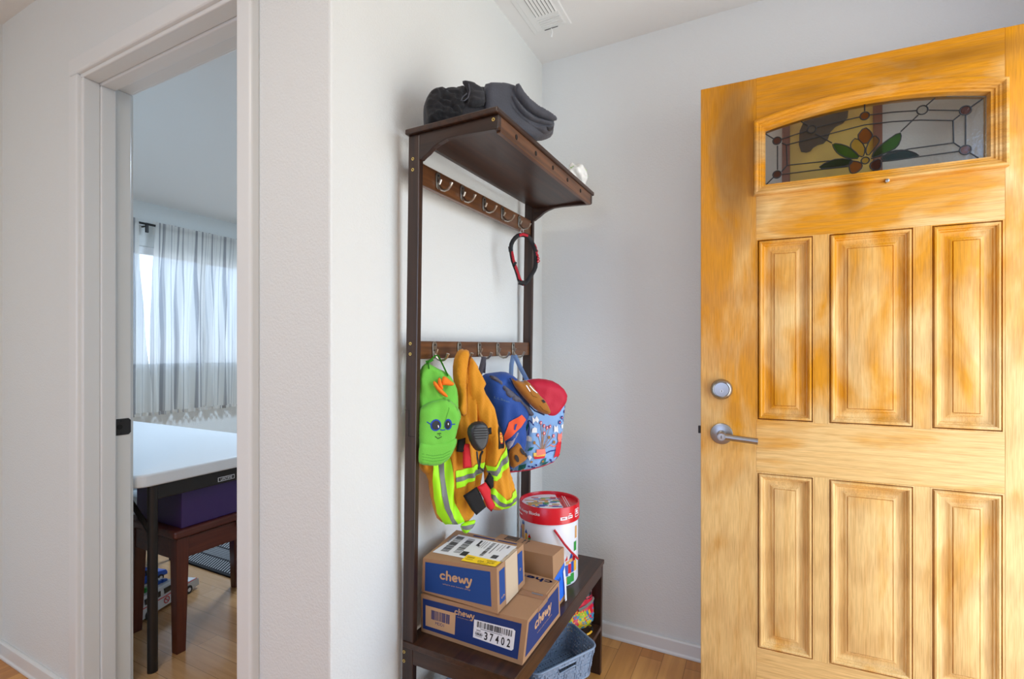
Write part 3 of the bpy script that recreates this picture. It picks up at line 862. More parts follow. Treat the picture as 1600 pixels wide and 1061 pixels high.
for x, z in ((-0.8045, 1.645), (-0.8045, 1.673), (-0.805, 1.166), (-0.805, 1.193), (-0.813, 0.360), (-0.813, 0.384), (-0.566, 1.724)):
    s_ = robj('screw', MB().lathe([(0.0042, YA - 0.0012), (0.0042, YA)], (x, 0, z), 'Y', 14), BRASS)
    robj('screw_recess', MB().lathe([(0.0019, YA - 0.0016), (0.0019, YA - 0.001)], (x, 0, z), 'Y', 6), HOLE, s_)
# double coat hooks
def hook(y, zc, xf=-0.792):
    p = MB()
    pts = [(y + 0.0105 * cos(t), zc + 0.012 + 0.0105 * sin(t)) for t in [pi * i / 8 for i in range(9)]] + [(y + 0.0085 * cos(t), zc - 0.016 + 0.0075 * sin(t)) for t in [pi + pi * i / 8 for i in range(9)]]
    p.prism(pts, xf, xf + 0.0035, 'X')
    h = robj('coat_hook', p, BRONZE, smooth=True, bevel=0.001)
    q = MB()
    q.tube([(xf + 0.003, y, zc - 0.012), (xf + 0.008, y, zc - 0.006), (xf + 0.011, y, zc + 0.002)], [0.0045, 0.004, 0.0042], 10)
    q.tube([(xf + 0.002, y, zc - 0.006), (xf + 0.006, y, zc - 0.017), (xf + 0.014, y, zc - 0.026), (xf + 0.024, y, zc - 0.030), (xf + 0.035, y, zc - 0.028), (xf + 0.043, y, zc - 0.021), (xf + 0.047, y, zc - 0.011)],
           [0.0050, 0.0045, 0.0036, 0.0033, 0.0033, 0.0034, 0.0048], 10)
    robj('prong', q, NICKEL, h, smooth=True)
    robj('screw', MB().lathe([(0.0028, xf + 0.0035), (0.0022, xf + 0.0047)], (0, y, zc + 0.013), 'X', 10), HOLE, h)
for y in (1.104, 1.226, 1.355, 1.481, 1.612): hook(y, 1.641)
for y in (1.098, 1.222, 1.338, 1.460, 1.577): hook(y, 1.177)

# ================================================================== things on the top shelf
BK = M('charcoal_fleece', srgb(48, 48, 52), 0.9, bump=0.5, bscale=220, var=0.25, vscale=30, sheen=0.12)
BK2 = M('black_fleece', srgb(30, 30, 33), 0.9, bump=0.5, bscale=220, var=0.3, vscale=40, sheen=0.1)
GK = M('slate_fleece', srgb(74, 76, 84), 0.9, bump=0.4, bscale=220, var=0.15, vscale=30, sheen=0.12)
tr = thing('folded_trousers', 'charcoal fleece trousers folded on the top shelf of the coat rack', 'trousers', (-0.67, 1.175, 1.75))
cr = '650,130,5.586'
a = Puff(((-0.6700,1.1750),(0.72199,0.69191)), [(0.0341,1.7599),(-0.0249,1.7617),(-0.0666,1.7605),(-0.1075,1.7587),(-0.1630,1.7552),(-0.1782,1.7655),(-0.1800,1.7958),(-0.1800,1.8217),(-0.1745,1.8408),(-0.1554,1.8652),(-0.1354,1.8682),(-0.1075,1.8740),(-0.0856,1.8861),(-0.0697,1.8908),(-0.0249,1.8993),(0.0175,1.9028),(0.0474,1.8978),(0.0641,1.8714)], 0.035, 0.055, 0.035, 0.0, 0.006, (18, 24), 2.0, 1)
obj('body', a.mesh(MB(), 0.006), BK, tr, smooth='keep')
b = Puff(((-0.6700,1.1750),(0.72199,0.69191)), [(-0.1751,1.7934),(-0.1794,1.8218),(-0.1715,1.8443),(-0.1584,1.8638),(-0.1446,1.8677),(-0.1199,1.8690),(-0.0981,1.8755),(-0.0745,1.8853),(-0.0650,1.8586),(-0.0666,1.8302),(-0.0887,1.7835),(-0.1075,1.7717),(-0.1599,1.7633),(-0.1751,1.7750)], 0.026, 0.01, 0.025, 0.022, 0.014, (70, 110), 5.0, 1)
obj('lining', b.mesh(MB(), 0.0045), BK2, tr, smooth='keep')
wbn = Puff(((-0.6700,1.1750),(0.72199,0.69191)), [(-0.0862,1.8866),(-0.0697,1.8905),(-0.0506,1.8884),(-0.0217,1.8714),(-0.0184,1.8340),(-0.0378,1.8249),(-0.0697,1.8204),(-0.0647,1.8430),(-0.0682,1.8644)], 0.016, 0.01, 0.02, 0.040, 0.010, (30, 190), 9.0, 1)
obj('waistband', wbn.mesh(MB(), 0.0045), BK, tr, smooth='keep')
c = Puff(((-0.6700,1.1750),(0.72199,0.69191)), [(-0.0249,1.8943),(0.0077,1.9019),(0.0407,1.9038),(0.0691,1.9005),(0.0928,1.8718),(0.1133,1.8552),(0.1531,1.8370),(0.1818,1.8195),(0.1811,1.8046),(0.1776,1.7794),(0.1513,1.7647),(0.1219,1.7594),(0.0911,1.7589),(0.0607,1.7590),(0.0341,1.7589),(-0.0119,1.7608),(-0.0217,1.8177)], 0.026, 0.025, 0.022, 0.028, 0.004, (14, 20), 3.0, 1)
obj('leg', c.mesh(MB(), 0.006), GK, tr, smooth='keep')
for pts, T, base in (([(0.0540,1.8699),(0.0591,1.8916),(0.0668,1.8956),(0.0809,1.8755),(0.1099,1.8505),(0.1513,1.8325),(0.1811,1.8184),(0.1758,1.8082),(0.1357,1.8108),(0.1013,1.8244),(0.0742,1.8455)], 0.012, 0.058), ([(0.0457,1.8591),(0.0540,1.8619),(0.0725,1.8430),(0.0996,1.8199),(0.1322,1.8070),(0.1741,1.8079),(0.1723,1.7978),(0.1322,1.7946),(0.0911,1.8058),(0.0641,1.8296)], 0.012, 0.053), ([(0.0357,1.8528),(0.0490,1.8467),(0.0641,1.8264),(0.0911,1.8026),(0.1288,1.7912),(0.1713,1.7964),(0.1678,1.7788),(0.1496,1.7710),(0.1219,1.7773),(0.0843,1.7985),(0.0507,1.8277)], 0.012, 0.048)):
    lp = Puff(((-0.6700,1.1750),(0.72199,0.69191)), pts, T, 0.012, 0.010, base, 0.005, (40, 40), base * 100, 1)
    obj('fold', lp.mesh(MB(), 0.004), GK, tr, smooth='keep')
e_ = Puff(((-0.6700,1.1750),(0.72199,0.69191)), [(0.1444,1.7900),(0.1566,1.7866),(0.1688,1.7948),(0.1671,1.7814),(0.1513,1.7745)], 0.006, 0.005, 0.010, 0.061, 0.004, (90, 90), 6.0, 1)
obj('cuff', e_.mesh(MB(), 0.004), BK, tr, smooth='keep')
cd = MB(); a.tube(cd, [(-0.0713,1.8671),(-0.0682,1.8488),(-0.0729,1.8309),(-0.0824,1.8211),(-0.0918,1.8198),(-0.0856,1.8322),(-0.0761,1.8414)], 0.0016, 0.034)
obj('drawstring', cd, GK, tr, smooth=True)

pb = thing('plastic_bag', 'crumpled white plastic bag with green print at the far end of the top shelf', 'plastic bag', (-0.62, 1.69, 1.761))
bm = bmesh.new(); bmesh.ops.create_icosphere(bm, subdivisions=4, radius=1)
for v in bm.verts:
    n1 = noise.noise(v.co * 2.1 + Vector((3, 1, 5))); n2 = noise.noise(v.co * 5.0)
    r = 1 + 0.35 * n1 + 0.16 * abs(n2)
    v.co = Vector((v.co.x * r * 0.034, v.co.y * r * 0.050, v.co.z * r * 0.040))
me_v = [tuple(v.co + Vector((-0.590, 1.672, 1.804))) for v in bm.verts]; me_f = [tuple(x.index for x in f.verts) for f in bm.faces]; bm.free()
q = MB(); q.add(me_v, me_f)
gface = [i for i, f in enumerate(q.f) if noise.noise(Vector(q.v[f[0]]) * 28 + Vector((4, 2, 7))) > 0.33]
for i in gface: q.m[i] = 1
for i, f in enumerate(q.f):
    if noise.noise(Vector(q.v[f[0]]) * 25 + Vector((14, 9, 1))) > 0.38: q.m[i] = 2
obj('bag_film', q, [M('white_film', (0.85, 0.85, 0.82), 0.25), M('green_print', (0.25, 0.55, 0.08), 0.3), M('tan_print', (0.62, 0.50, 0.34), 0.3)], pb, smooth='keep')

# collar on the last hook of the upper rail
dc = thing('dog_collar', 'black dog collar with red trim hanging from the upper rail', 'dog collar', (-0.745, 1.612, 1.60))
BKW = M('black_webbing', (0.012, 0.012, 0.014), 0.7); RDW = M('red_webbing', srgb(190, 18, 40), 0.6)
cp = ((-0.7000,1.6000),(0.75071,0.66063))
def c3(p, off=0.0):
    (px, py), (dx, dy) = cp
    return (px + dx * p[0] + dy * off, py + dy * p[0] - dx * off, p[1])
oc = [(-0.0699,1.5867),(-0.0911,1.5778),(-0.1058,1.5565),(-0.1111,1.5307),(-0.1042,1.5005),(-0.0937,1.4703),(-0.0831,1.4350),(-0.0725,1.4149),(-0.0619,1.4091),(-0.0458,1.4261),(-0.0270,1.4552),(-0.0179,1.4788),(-0.0163,1.5098),(-0.0217,1.5354),(-0.0297,1.5607),(-0.0458,1.5794)]
q = MB(); q.tube([c3(p, 0.004 * sin(i * 1.3)) for i, p in enumerate(smooth_poly(oc, 1))], 0.0075, 8, closed=True, flat=0.35, up=(0, 0, 1) if False else None)
obj('band', q, BKW, dc, smooth=True)
for pts in ([(-0.0805,1.5814),(-0.0672,1.5863),(-0.0485,1.5823)], [(-0.1079,1.5258),(-0.1016,1.4955),(-0.0911,1.4628),(-0.0805,1.4325),(-0.0699,1.4124),(-0.0635,1.4070)]):
    q = MB(); q.tube([c3(p, 0.006) for p in pts], 0.0050, 8, flat=0.5); obj('red_trim', q, RDW, dc, smooth=True)
q = MB()
for pts in ([(-0.0217,1.5534),(-0.0163,1.5408),(-0.0184,1.5252),(-0.0098,1.5153),(-0.0130,1.5022),(-0.0044,1.4949),(-0.0119,1.4883)], [(-0.0206,1.5406),(-0.0119,1.5307),(-0.0163,1.5176),(-0.0065,1.5041),(-0.0141,1.4918)]):
    q.tube([c3(p, 0.004) for p in pts], 0.0022, 6)
obj('tassel', q, RDW, dc, smooth=True)
q = MB(); q.tube([c3(p, 0.004) for p in [(-0.0699,1.5867),(-0.0762,1.5940),(-0.0730,1.6034),(-0.0667,1.6038),(-0.0645,1.5947)]], 0.0016, 8, closed=True); obj('ring', q, NICKEL, dc, smooth=True)
for pts in ([(-0.1132,1.5408),(-0.1111,1.5231)], [(-0.1016,1.4828),(-0.0932,1.4780)], [(-0.0831,1.4171),(-0.0581,1.4128)]):
    q = MB(); q.tube([c3(p, 0.006) for p in pts], 0.0085, 8, flat=0.6); obj('buckle', q, BLACKM, dc, smooth=True)

# ================================================================== cap on the first hook
GRN = M('lime_cotton', srgb(112, 198, 66), 0.85, bump=0.3, bscale=420, sheen=0.15); GRD = M('green_stitch', srgb(72, 150, 42), 0.85); GRI = M('dark_green_cotton', srgb(44, 130, 18), 0.9)
ORG = M('orange_felt', srgb(246, 128, 26), 0.85); BLUT = M('royal_thread', srgb(14, 62, 165), 0.7); BLKT = M('black_thread', (0.01, 0.01, 0.012), 0.6); WHT = M('white_thread', (0.85, 0.85, 0.85), 0.7)
cap = thing('cap', 'lime green child cap with stitched sunglasses face hanging on the lower rail', 'cap', (-0.77, 1.085, 1.15))
bk_ = Puff(((-0.7700,1.0850),(0.66063,0.75071)), [(-0.0623,1.0070),(-0.0623,1.0901),(-0.0527,1.1284),(-0.0372,1.1436),(-0.0225,1.1370),(-0.0061,1.1268),(0.0121,1.1197),(0.0261,1.1110),(0.0410,1.0870),(0.0505,1.0627),(0.0525,1.0081),(0.0423,0.9822),(-0.0176,0.9854),(-0.0610,0.9877)], 0.016, 0.018, 0.022, -0.004, 0.008, (45, 30), 1.0, 1)
obj('crown_back', bk_.mesh(MB(), 0.006), [GRN], cap, smooth='keep')
q = MB(); bk_.tube(q, [(-0.0339,1.1281),(-0.0333,1.1410),(-0.0242,1.1513),(-0.0144,1.1610),(-0.0061,1.1619),(0.0015,1.1472),(0.0094,1.1308),(0.0154,1.1161),(0.0181,1.1078)], 0.0048, 0.006, flat=0.35); bk_.tube(q, [(-0.0398,1.1437),(-0.0307,1.1458),(-0.0209,1.1522)], 0.004, 0.008, flat=0.35)
obj('strap', q, GRI, cap, smooth=True)
fr_ = Puff(((-0.7700,1.0850),(0.66063,0.75071)), [(-0.0623,1.0006),(-0.0597,1.0196),(-0.0437,1.0344),(-0.0176,1.0427),(0.0054,1.0468),(0.0181,1.0444),(0.0369,1.0319),(0.0505,1.0148),(0.0559,0.9964),(0.0498,0.9786),(0.0437,0.9558),(0.0396,0.9380),(0.0255,0.9176),(-0.0012,0.9113),(-0.0242,0.9114),(-0.0597,0.9156),(-0.0623,0.9238)], 0.022, 0.005, 0.024, 0.012, 0.004, (45, 30), 4.0, 1)
crown = obj('front_panel', fr_.mesh(MB(), 0.006), GRN, cap, smooth='keep')
br_ = Puff(((-0.7700,1.0850),(0.66063,0.75071)), [(-0.0623,0.9302),(-0.0533,0.9376),(-0.0242,0.9321),(0.0054,0.9337),(0.0383,0.9430),(0.0396,0.9281),(0.0302,0.9067),(0.0178,0.8861),(-0.0005,0.8745),(-0.0242,0.8713),(-0.0597,0.8782),(-0.0642,0.8888)], 0.008, 0.006, 0.016, 0.0275, 0.0, (10, 10), 0, 1)
brim = obj('brim', br_.mesh(MB(), 0.006), GRN, cap, smooth='keep')
q = MB()
for o_ in (0, 22, 44): br_.line(q, [(s, z - o_ * 0.00033) for s, z in [(-0.0559,0.9073),(-0.0274,0.9003),(-0.0012,0.9016),(0.0188,0.9099)]], 0.0010, 0.0008, 0)
obj('stitching', q, GRD, brim)
q = MB()
bk_.h(bk_.o[0])
fr_.patch(q, ell(*[(-0.0199,0.9797)][0], 0.0148, 0.0158), 0.0006, 0); fr_.patch(q, ell(*[(0.0131,0.9799)][0], 0.0106, 0.0148), 0.0006, 0)
fr_.patch(q, ell(*[(-0.0193,0.9797)][0], 0.0112, 0.0120), 0.0012, 1); fr_.patch(q, ell(*[(0.0121,0.9793)][0], 0.0072, 0.0112), 0.0012, 1)
fr_.patch(q, ell(*[(-0.0130,0.9761)][0], 0.0014, 0.0040, 12), 0.0018, 2); fr_.patch(q, ell(*[(0.0131,0.9812)][0], 0.0013, 0.0030), 0.0018, 2)
for ln in ([(-0.0430,0.9893),(-0.0339,0.9831)], [(0.0215,0.9794),(0.0315,0.9795)], [(-0.0071,0.9670),(-0.0012,0.9657),(0.0048,0.9663)]): fr_.line(q, ln, 0.0026, 0.0010, 0)
for ln in ([(-0.0209,0.9500),(-0.0137,0.9437),(-0.0045,0.9483)], [(-0.0150,0.9568),(-0.0061,0.9572)], [(-0.0104,0.9542),(-0.0084,0.9518)]): fr_.line(q, ln, 0.0018, 0.0010, 1)
obj('embroidery', q, [BLUT, BLKT, WHT], crown)
for pts in ([(-0.0209,1.0885),(-0.0167,1.0916),(-0.0045,1.0751),(0.0104,1.0584),(0.0104,1.0544),(0.0028,1.0554),(-0.0104,1.0678),(-0.0189,1.0800)], [(-0.0104,1.0986),(-0.0051,1.1011),(-0.0005,1.0838),(0.0015,1.0749),(-0.0045,1.0751),(-0.0104,1.0856)], [(0.0028,1.1016),(0.0081,1.1054),(0.0221,1.0930),(0.0295,1.0873),(0.0255,1.0821),(0.0104,1.0845),(0.0015,1.0847)]):
    mx_s = sum(p[0] for p in pts) / len(pts); mx_z = sum(p[1] for p in pts) / len(pts)
    hp = Puff(((-0.7700,1.0850),(0.66063,0.75071)), [(mx_s + (a_ - mx_s) * 1.3, mx_z + (b_ - mx_z) * 1.22) for a_, b_ in pts], 0.008, 0.004, 0.007, 0.024, it=1); obj('crest', hp.mesh(MB(), 0.003), ORG, cap, smooth='keep')
q = MB(); p0 = [(0.0114,1.0459)][0]
q.lathe([(0.0, -0.003), (0.0045, -0.002), (0.0055, 0.0), (0.0045, 0.002), (0.0, 0.003)], fr_.w3(p0, fr_.h(p0) + 0.004), 'Z', 12, cap=False); obj('button', q, GRN, cap, smooth=True)
q = MB(); fr_.line(q, [(0.0104,1.0443),(0.0154,1.0229),(0.0081,0.9971),(0.0015,0.9714)], 0.0012, 0.0009, 0); fr_.line(q, [(0.0171,1.0431),(0.0389,1.0219),(0.0491,0.9951)], 0.0010, 0.0009, 0); obj('seam', q, GRD, crown)

# ================================================================== toy firefighter jacket on the second hook
YEL = M('ochre_canvas', srgb(214, 142, 22), 0.85, bump=0.35, bscale=300, var=0.10, vscale=25, sheen=0.1); LIM = M('lime_reflective_tape', srgb(176, 250, 20), 0.6); GRY = M('grey_reflective_tape', srgb(112, 112, 112), 0.45)
BLK = M('black_cloth', srgb(20, 19, 20), 0.9); RED = M('red_cloth', srgb(206, 26, 40), 0.75)
jk = thing('jacket', 'ochre child firefighter jacket with lime reflective stripes hanging by its collar', 'jacket', (-0.745, 1.21, 1.17))
jb = Puff(((-0.7350,1.2000),(0.55008,0.83511)), [(-0.0643,1.1415),(-0.0531,1.1701),(-0.0398,1.1812),(-0.0243,1.1751),(-0.0107,1.1253),(0.0239,1.0491),(0.0464,0.9719),(0.0607,0.8944),(0.0393,0.8458),(0.0239,0.8097),(0.0169,0.7729),(0.0044,0.7215),(-0.0059,0.6982),(-0.0243,0.6858),(-0.0695,0.6875),(-0.1083,0.7033),(-0.1222,0.7386),(-0.1335,0.7880),(-0.1378,0.8303),(-0.1613,0.8539),(-0.1674,0.8869),(-0.1146,0.8992),(-0.0695,0.9557),(-0.0617,1.0039),(-0.0531,1.0402),(-0.0643,1.0957)], 0.028, 0.012, 0.035, 0.0, 0.022, (60, 9), 1.5, 1)
body = obj('body', jb.mesh(MB(), 0.007), YEL, jk, smooth='keep')
col = Puff(((-0.7350,1.2000),(0.55008,0.83511)), [(-0.0643,1.0957),(-0.0643,1.1445),(-0.0531,1.1701),(-0.0377,1.1800),(-0.0229,1.1720),(-0.0283,1.1441),(-0.0364,1.0949),(-0.0297,1.0020),(-0.0431,0.9905),(-0.0577,1.0037),(-0.0484,1.0461)], 0.008, 0.005, 0.010, 0.026, 0.008, (90, 15), 7, 1)
obj('collar', col.mesh(MB(), 0.006), YEL, jk, smooth='keep')
sl_ = Puff(((-0.7350,1.2000),(0.55008,0.83511)), [(-0.0351,1.0949),(-0.0243,1.1596),(-0.0121,1.1577),(0.0127,1.1123),(0.0302,1.0817),(0.0197,1.0631),(0.0500,1.0194),(0.0607,0.9901),(0.0715,0.9574),(0.0897,0.9045),(0.1044,0.8384),(0.1193,0.7846),(0.1253,0.7316),(0.1103,0.7131),(0.0679,0.7082),(0.0323,0.7221),(0.0204,0.7441),(0.0267,0.7968),(0.0197,0.8480),(0.0239,0.9231),(-0.0025,0.9878),(-0.0243,1.0388)], 0.034, 0.010, 0.034, 0.018, 0.020, (55, 14), 12.0, 1)
sleeve = obj('sleeve', sl_.mesh(MB(), 0.007), YEL, jk, smooth='keep')
tip = Puff(((-0.7350,1.2000),(0.55008,0.83511)), [(-0.0520,0.6897),(-0.0312,0.6957),(-0.0004,0.6960),(-0.0071,0.6833),(-0.0276,0.6593),(-0.0431,0.6663)], 0.012, 0.006, 0.02, 0.020, it=1)
obj('hem_flap', tip.mesh(MB(), 0.006), LIM, jk, smooth='keep')
q = MB()
V1 = [(-0.1335,0.8678),(-0.1237,0.8693),(-0.1097,0.8712),(-0.0854,0.8812),(-0.0806,0.8578),(-0.0748,0.8031),(-0.0666,0.7532),(-0.0520,0.7183),(-0.0357,0.6942),(-0.0608,0.6898),(-0.0869,0.6903),(-0.0989,0.7018),(-0.1153,0.7286),(-0.1265,0.7729),(-0.1315,0.8239)]
jb.patch(q, V1, 0.0026, 0)
jb.patch(q, [(-0.1147,0.8683),(-0.1012,0.8695),(-0.0983,0.8330),(-0.0935,0.7895),(-0.0877,0.7456),(-0.0777,0.7198),(-0.0564,0.6904),(-0.0701,0.6904),(-0.0869,0.7132),(-0.1012,0.7450),(-0.1091,0.7863),(-0.1125,0.8294)], 0.0040, 1)
jb.patch(q, [(-0.0710,0.8445),(-0.0312,0.8466),(-0.0040,0.8518),(0.0206,0.8588),(0.0230,0.8431),(0.0113,0.8272),(-0.0132,0.8114),(-0.0401,0.7984),(-0.0637,0.7934)], 0.0026, 0)
jb.patch(q, [(-0.0695,0.8254),(-0.0312,0.8288),(-0.0040,0.8365),(0.0221,0.8438),(0.0230,0.8347),(-0.0010,0.8223),(-0.0282,0.8166),(-0.0666,0.8123)], 0.0040, 1)
obj('reflective_stripe', q, [LIM, GRY], body, smooth='keep')
q = MB()
sl_.patch(q, [(0.0227,0.8488),(0.0424,0.8465),(0.0646,0.8752),(0.0846,0.9041),(0.0904,0.8869),(0.0976,0.8581),(0.0743,0.8315),(0.0487,0.8057),(0.0393,0.8075),(0.0299,0.8249)], 0.0026, 0)
sl_.patch(q, [(0.0237,0.8333),(0.0424,0.8353),(0.0646,0.8610),(0.0898,0.8864),(0.0944,0.8728),(0.0710,0.8484),(0.0462,0.8196),(0.0299,0.8244)], 0.0040, 1)
sl_.patch(q, [(0.0274,0.7894),(0.0424,0.7851),(0.0583,0.7668),(0.0768,0.7471),(0.0937,0.7590),(0.1141,0.7720),(0.1214,0.7478),(0.1234,0.7337),(0.0904,0.7179),(0.0678,0.7197),(0.0424,0.7367),(0.0274,0.7558)], 0.0026, 0)
sl_.patch(q, [(0.0274,0.7712),(0.0424,0.7662),(0.0583,0.7456),(0.0775,0.7365),(0.0970,0.7456),(0.1200,0.7544),(0.1220,0.7443),(0.0904,0.7294),(0.0743,0.7261),(0.0551,0.7347),(0.0299,0.7610)], 0.0040, 1)
obj('reflective_stripe', q, [LIM, GRY], sleeve, smooth='keep')
q = MB(); tip.patch(q, [(-0.0490,0.6864),(-0.0312,0.6880),(-0.0071,0.6888),(-0.0168,0.6767),(-0.0312,0.6751),(-0.0461,0.6777)], 0.0026, 0); obj('reflective_stripe', q, GRY, jk, smooth='keep')
for nm, mat, pts, base in (('pocket_flap', BLK, [(-0.0579,0.7804),(-0.0177,0.7996),(-0.0040,0.7770),(0.0119,0.7385),(-0.0177,0.7209),(-0.0327,0.7384)], 0.056), ('pocket_strap', RED, [(-0.0177,0.7996),(0.0082,0.8100),(0.0243,0.7870),(0.0258,0.7644),(0.0393,0.7414),(0.0268,0.7242),(0.0128,0.7384),(0.0051,0.7590)], 0.060),
                            ('pocket_flap', BLK, [(0.0082,0.8109),(0.0227,0.8348),(0.0368,0.8162),(0.0368,0.7909),(0.0274,0.7852)], 0.054), ('chest_flap', BLK, [(-0.0695,0.9323),(-0.0455,0.9357),(-0.0476,0.8949),(-0.0739,0.9003)], 0.046), ('chest_strap', RED, [(-0.0549,0.9202),(-0.0348,0.9183),(-0.0276,0.8517),(-0.0549,0.8532)], 0.048)):
    pf = Puff(((-0.7350,1.2000),(0.55008,0.83511)), pts, 0.005, 0.004, 0.006, base, it=0); obj(nm, pf.mesh(MB(), 0.006), mat, jk, smooth='keep')
q = MB()
E1 = [(0.0523,0.9490),(0.0622,0.9588),(0.0750,0.9490),(0.0803,0.9272),(0.0710,0.8959),(0.0503,0.8965),(0.0523,0.9189)]
sl_.patch(q, E1, 0.0026, 0)
c0 = [(0.0574,0.9015),(0.0574,0.9255),(0.0590,0.9396)]
sx, sz = [(0.0650,0.9249)][0]
sl_.patch(q, ell(sx, sz + 0.001, 0.0055, 0.016), 0.0034, 1)
vs, fs = word2d('FIRE', -0.5, -0.5, 1.0, 1.0)
sl_.flat(q, ([(sx - y * 0.0085, sz + x * 0.030) for x, y in vs], fs), 0.0046, 2)
obj('emblem', q, [BLK, M('emblem_yellow', srgb(240, 190, 50), 0.7), RED], sleeve)
# pockets and seams
q = MB()
for ln in ([(-0.0342,1.1767),(-0.0305,1.1218),(-0.0323,1.0704),(-0.0286,0.9878)], [(-0.0826,0.8809),(-0.0782,0.8494),(-0.0710,0.7863),(-0.0623,0.7498),(-0.0342,0.6934)]): jb.line(q, ln, 0.0012, 0.001, 0)
obj('seam', q, M('ochre_thread', srgb(160, 96, 12), 0.9), body)

# toy radio handset clipped to the jacket
rd = thing('toy_radio', 'black toy radio microphone clipped to the firefighter jacket', 'toy radio', (-0.70, 1.21, 1.0))
RB = M('black_plastic', srgb(38, 40, 44), 0.42)
rb = Puff(((-0.7350,1.2000),(0.55008,0.83511)), [(-0.0551,0.9606),(-0.0444,0.9783),(-0.0243,0.9843),(-0.0011,0.9790),(0.0085,0.9589),(0.0065,0.9296),(-0.0052,0.9057),(-0.0229,0.8993),(-0.0398,0.9151),(-0.0504,0.9388)], 0.018, 0.012, 0.010, 0.075, it=1)
h_ = obj('handset', rb.mesh(MB(), 0.004), RB, rd, smooth='keep')
q = MB()
for ln in ([(-0.0418,0.9670),(-0.0039,0.9655)], [(-0.0431,0.9603),(-0.0025,0.9585)], [(-0.0431,0.9536),(-0.0025,0.9516)], [(-0.0418,0.9467),(-0.0039,0.9449)], [(-0.0391,0.9397),(-0.0066,0.9382)]): rb.line(q, ln, 0.0020, 0.0006, 0)
obj('speaker_slot', q, HOLE, h_)
q = MB(); q.tube([rb.w3(p, 0.085 - 0.012 * i) for i, p in enumerate([(-0.0134,0.9015),(-0.0134,0.8891),(-0.0093,0.8700),(-0.0080,0.8462)])], 0.0032, 8); q.tube([rb.w3(p, 0.08 - 0.01 * i) for i, p in enumerate([(-0.0080,0.8462),(-0.0148,0.8550),(-0.0162,0.8769),(-0.0134,0.8953)])], 0.0026, 8)
obj('cord', q, RB, rd, smooth=True)
cl = Puff(((-0.7350,1.2000),(0.55008,0.83511)), [(-0.0011,0.9596),(0.0211,0.9624),(0.0225,0.9434),(0.0010,0.9426)], 0.006, 0.006, 0.006, 0.070, it=0); obj('clip', cl.mesh(MB(), 0.006), BLK, rd, smooth='keep')

# ================================================================== navy backpack with a dog on it
NV = M('navy_nylon', srgb(14, 68, 150), 0.7, bump=0.25, bscale=380, sheen=0.1); NVD = M('dark_navy', srgb(16, 40, 84), 0.8); LIN = M('grey_lining', srgb(92, 92, 106), 0.85, bump=0.3, bscale=200); BRN = M('brown_felt', srgb(160, 102, 28), 0.9, bump=0.3, bscale=250, sheen=0.15)
DBR = M('dark_brown_patch', srgb(44, 36, 36), 0.8); ORR = M('coral_orange', srgb(236, 92, 52), 0.8)
bd = thing('dog_backpack', 'navy child backpack with brown dog face flap and paws, third in the row', 'backpack', (-0.72, 1.35, 1.11))
db_ = Puff(((-0.7200,1.3500),(0.60000,0.80000)), [(-0.0750,1.0833),(-0.0662,1.1035),(-0.0378,1.1067),(0.0035,1.1104),(0.0309,1.1004),(0.0553,1.0799),(0.0849,1.0287),(0.0871,0.9743),(0.0740,0.9442),(0.0783,0.8974),(0.0709,0.8633),(0.0653,0.8349),(0.0373,0.8146),(0.0153,0.7959),(-0.0069,0.8134),(-0.0173,0.8898),(-0.0378,0.9663),(-0.0742,1.0426)], 0.050, 0.03, 0.04, 0.0, 0.012, (30, 20), 3.3, 1)
dbody = obj('body', db_.mesh(MB(), 0.007), NV, bd, smooth='keep')
ln_ = Puff(((-0.7200,1.3500),(0.60000,0.80000)), [(-0.0682,1.0998),(-0.0541,1.1014),(-0.0337,1.0927),(-0.0152,1.0712),(0.0225,1.0446),(0.0609,1.0085),(0.0849,0.9841),(0.0831,0.9687),(0.0674,0.9735),(0.0480,1.0072),(0.0035,1.0207),(-0.0173,1.0385),(-0.0296,1.0652),(-0.0500,1.0845)], 0.018, 0.006, 0.012, 0.042, 0.014, (90, 90), 8, 1)
obj('lining', ln_.mesh(MB(), 0.005), LIN, bd, smooth='keep')
hd = Puff(((-0.7200,1.3500),(0.60000,0.80000)), [(-0.0015,1.0942),(0.0069,1.0895),(0.0140,1.0829),(0.0195,1.0869),(0.0373,1.0792),(0.0459,1.0867),(0.0622,1.0759),(0.0893,1.0441),(0.1203,1.0155),(0.1383,0.9774),(0.1203,0.9740),(0.0849,0.9892),(0.0545,1.0177),(0.0246,1.0495),(0.0085,1.0690)], 0.022, 0.006, 0.018, 0.062, 0.002, (40, 40), 1, 1)
face = obj('dog_face', hd.mesh(MB(), 0.005), BRN, bd, smooth='keep')
q = MB()
for ln in ([(0.0395,1.0696),(0.0437,1.0630),(0.0510,1.0524)], [(0.0519,1.0685),(0.0631,1.0566),(0.0770,1.0468)]): hd.line(q, ln, 0.0034, 0.0024, 0)
hd.patch(q, [(0.0901,1.0238),(0.1016,1.0241),(0.1087,1.0160),(0.0981,1.0142)], 0.0024, 1)
for ln in ([(0.0523,1.0512),(0.0609,1.0374),(0.0761,1.0329)], [(0.0849,1.0062),(0.0981,0.9932),(0.1158,0.9852)]): hd.line(q, ln, 0.0012, 0.0020, 2)
obj('embroidery', q, [WHT, DBR, M('brown_thread', srgb(96, 58, 14), 0.9)], face)
q = MB(); db_.patch(q, [(-0.0007,0.9565),(0.0382,0.9786),(0.0588,0.9605),(0.0382,0.9380),(0.0119,0.9170),(-0.0106,0.8961),(-0.0123,0.9139)], 0.0026, 0)
db_.patch(q, [(0.0182,0.9497),(0.0246,0.9511),(0.0203,0.9324),(0.0153,0.9320)], 0.0040, 1); obj('applique', q, [ORR, NV], dbody, smooth='keep')
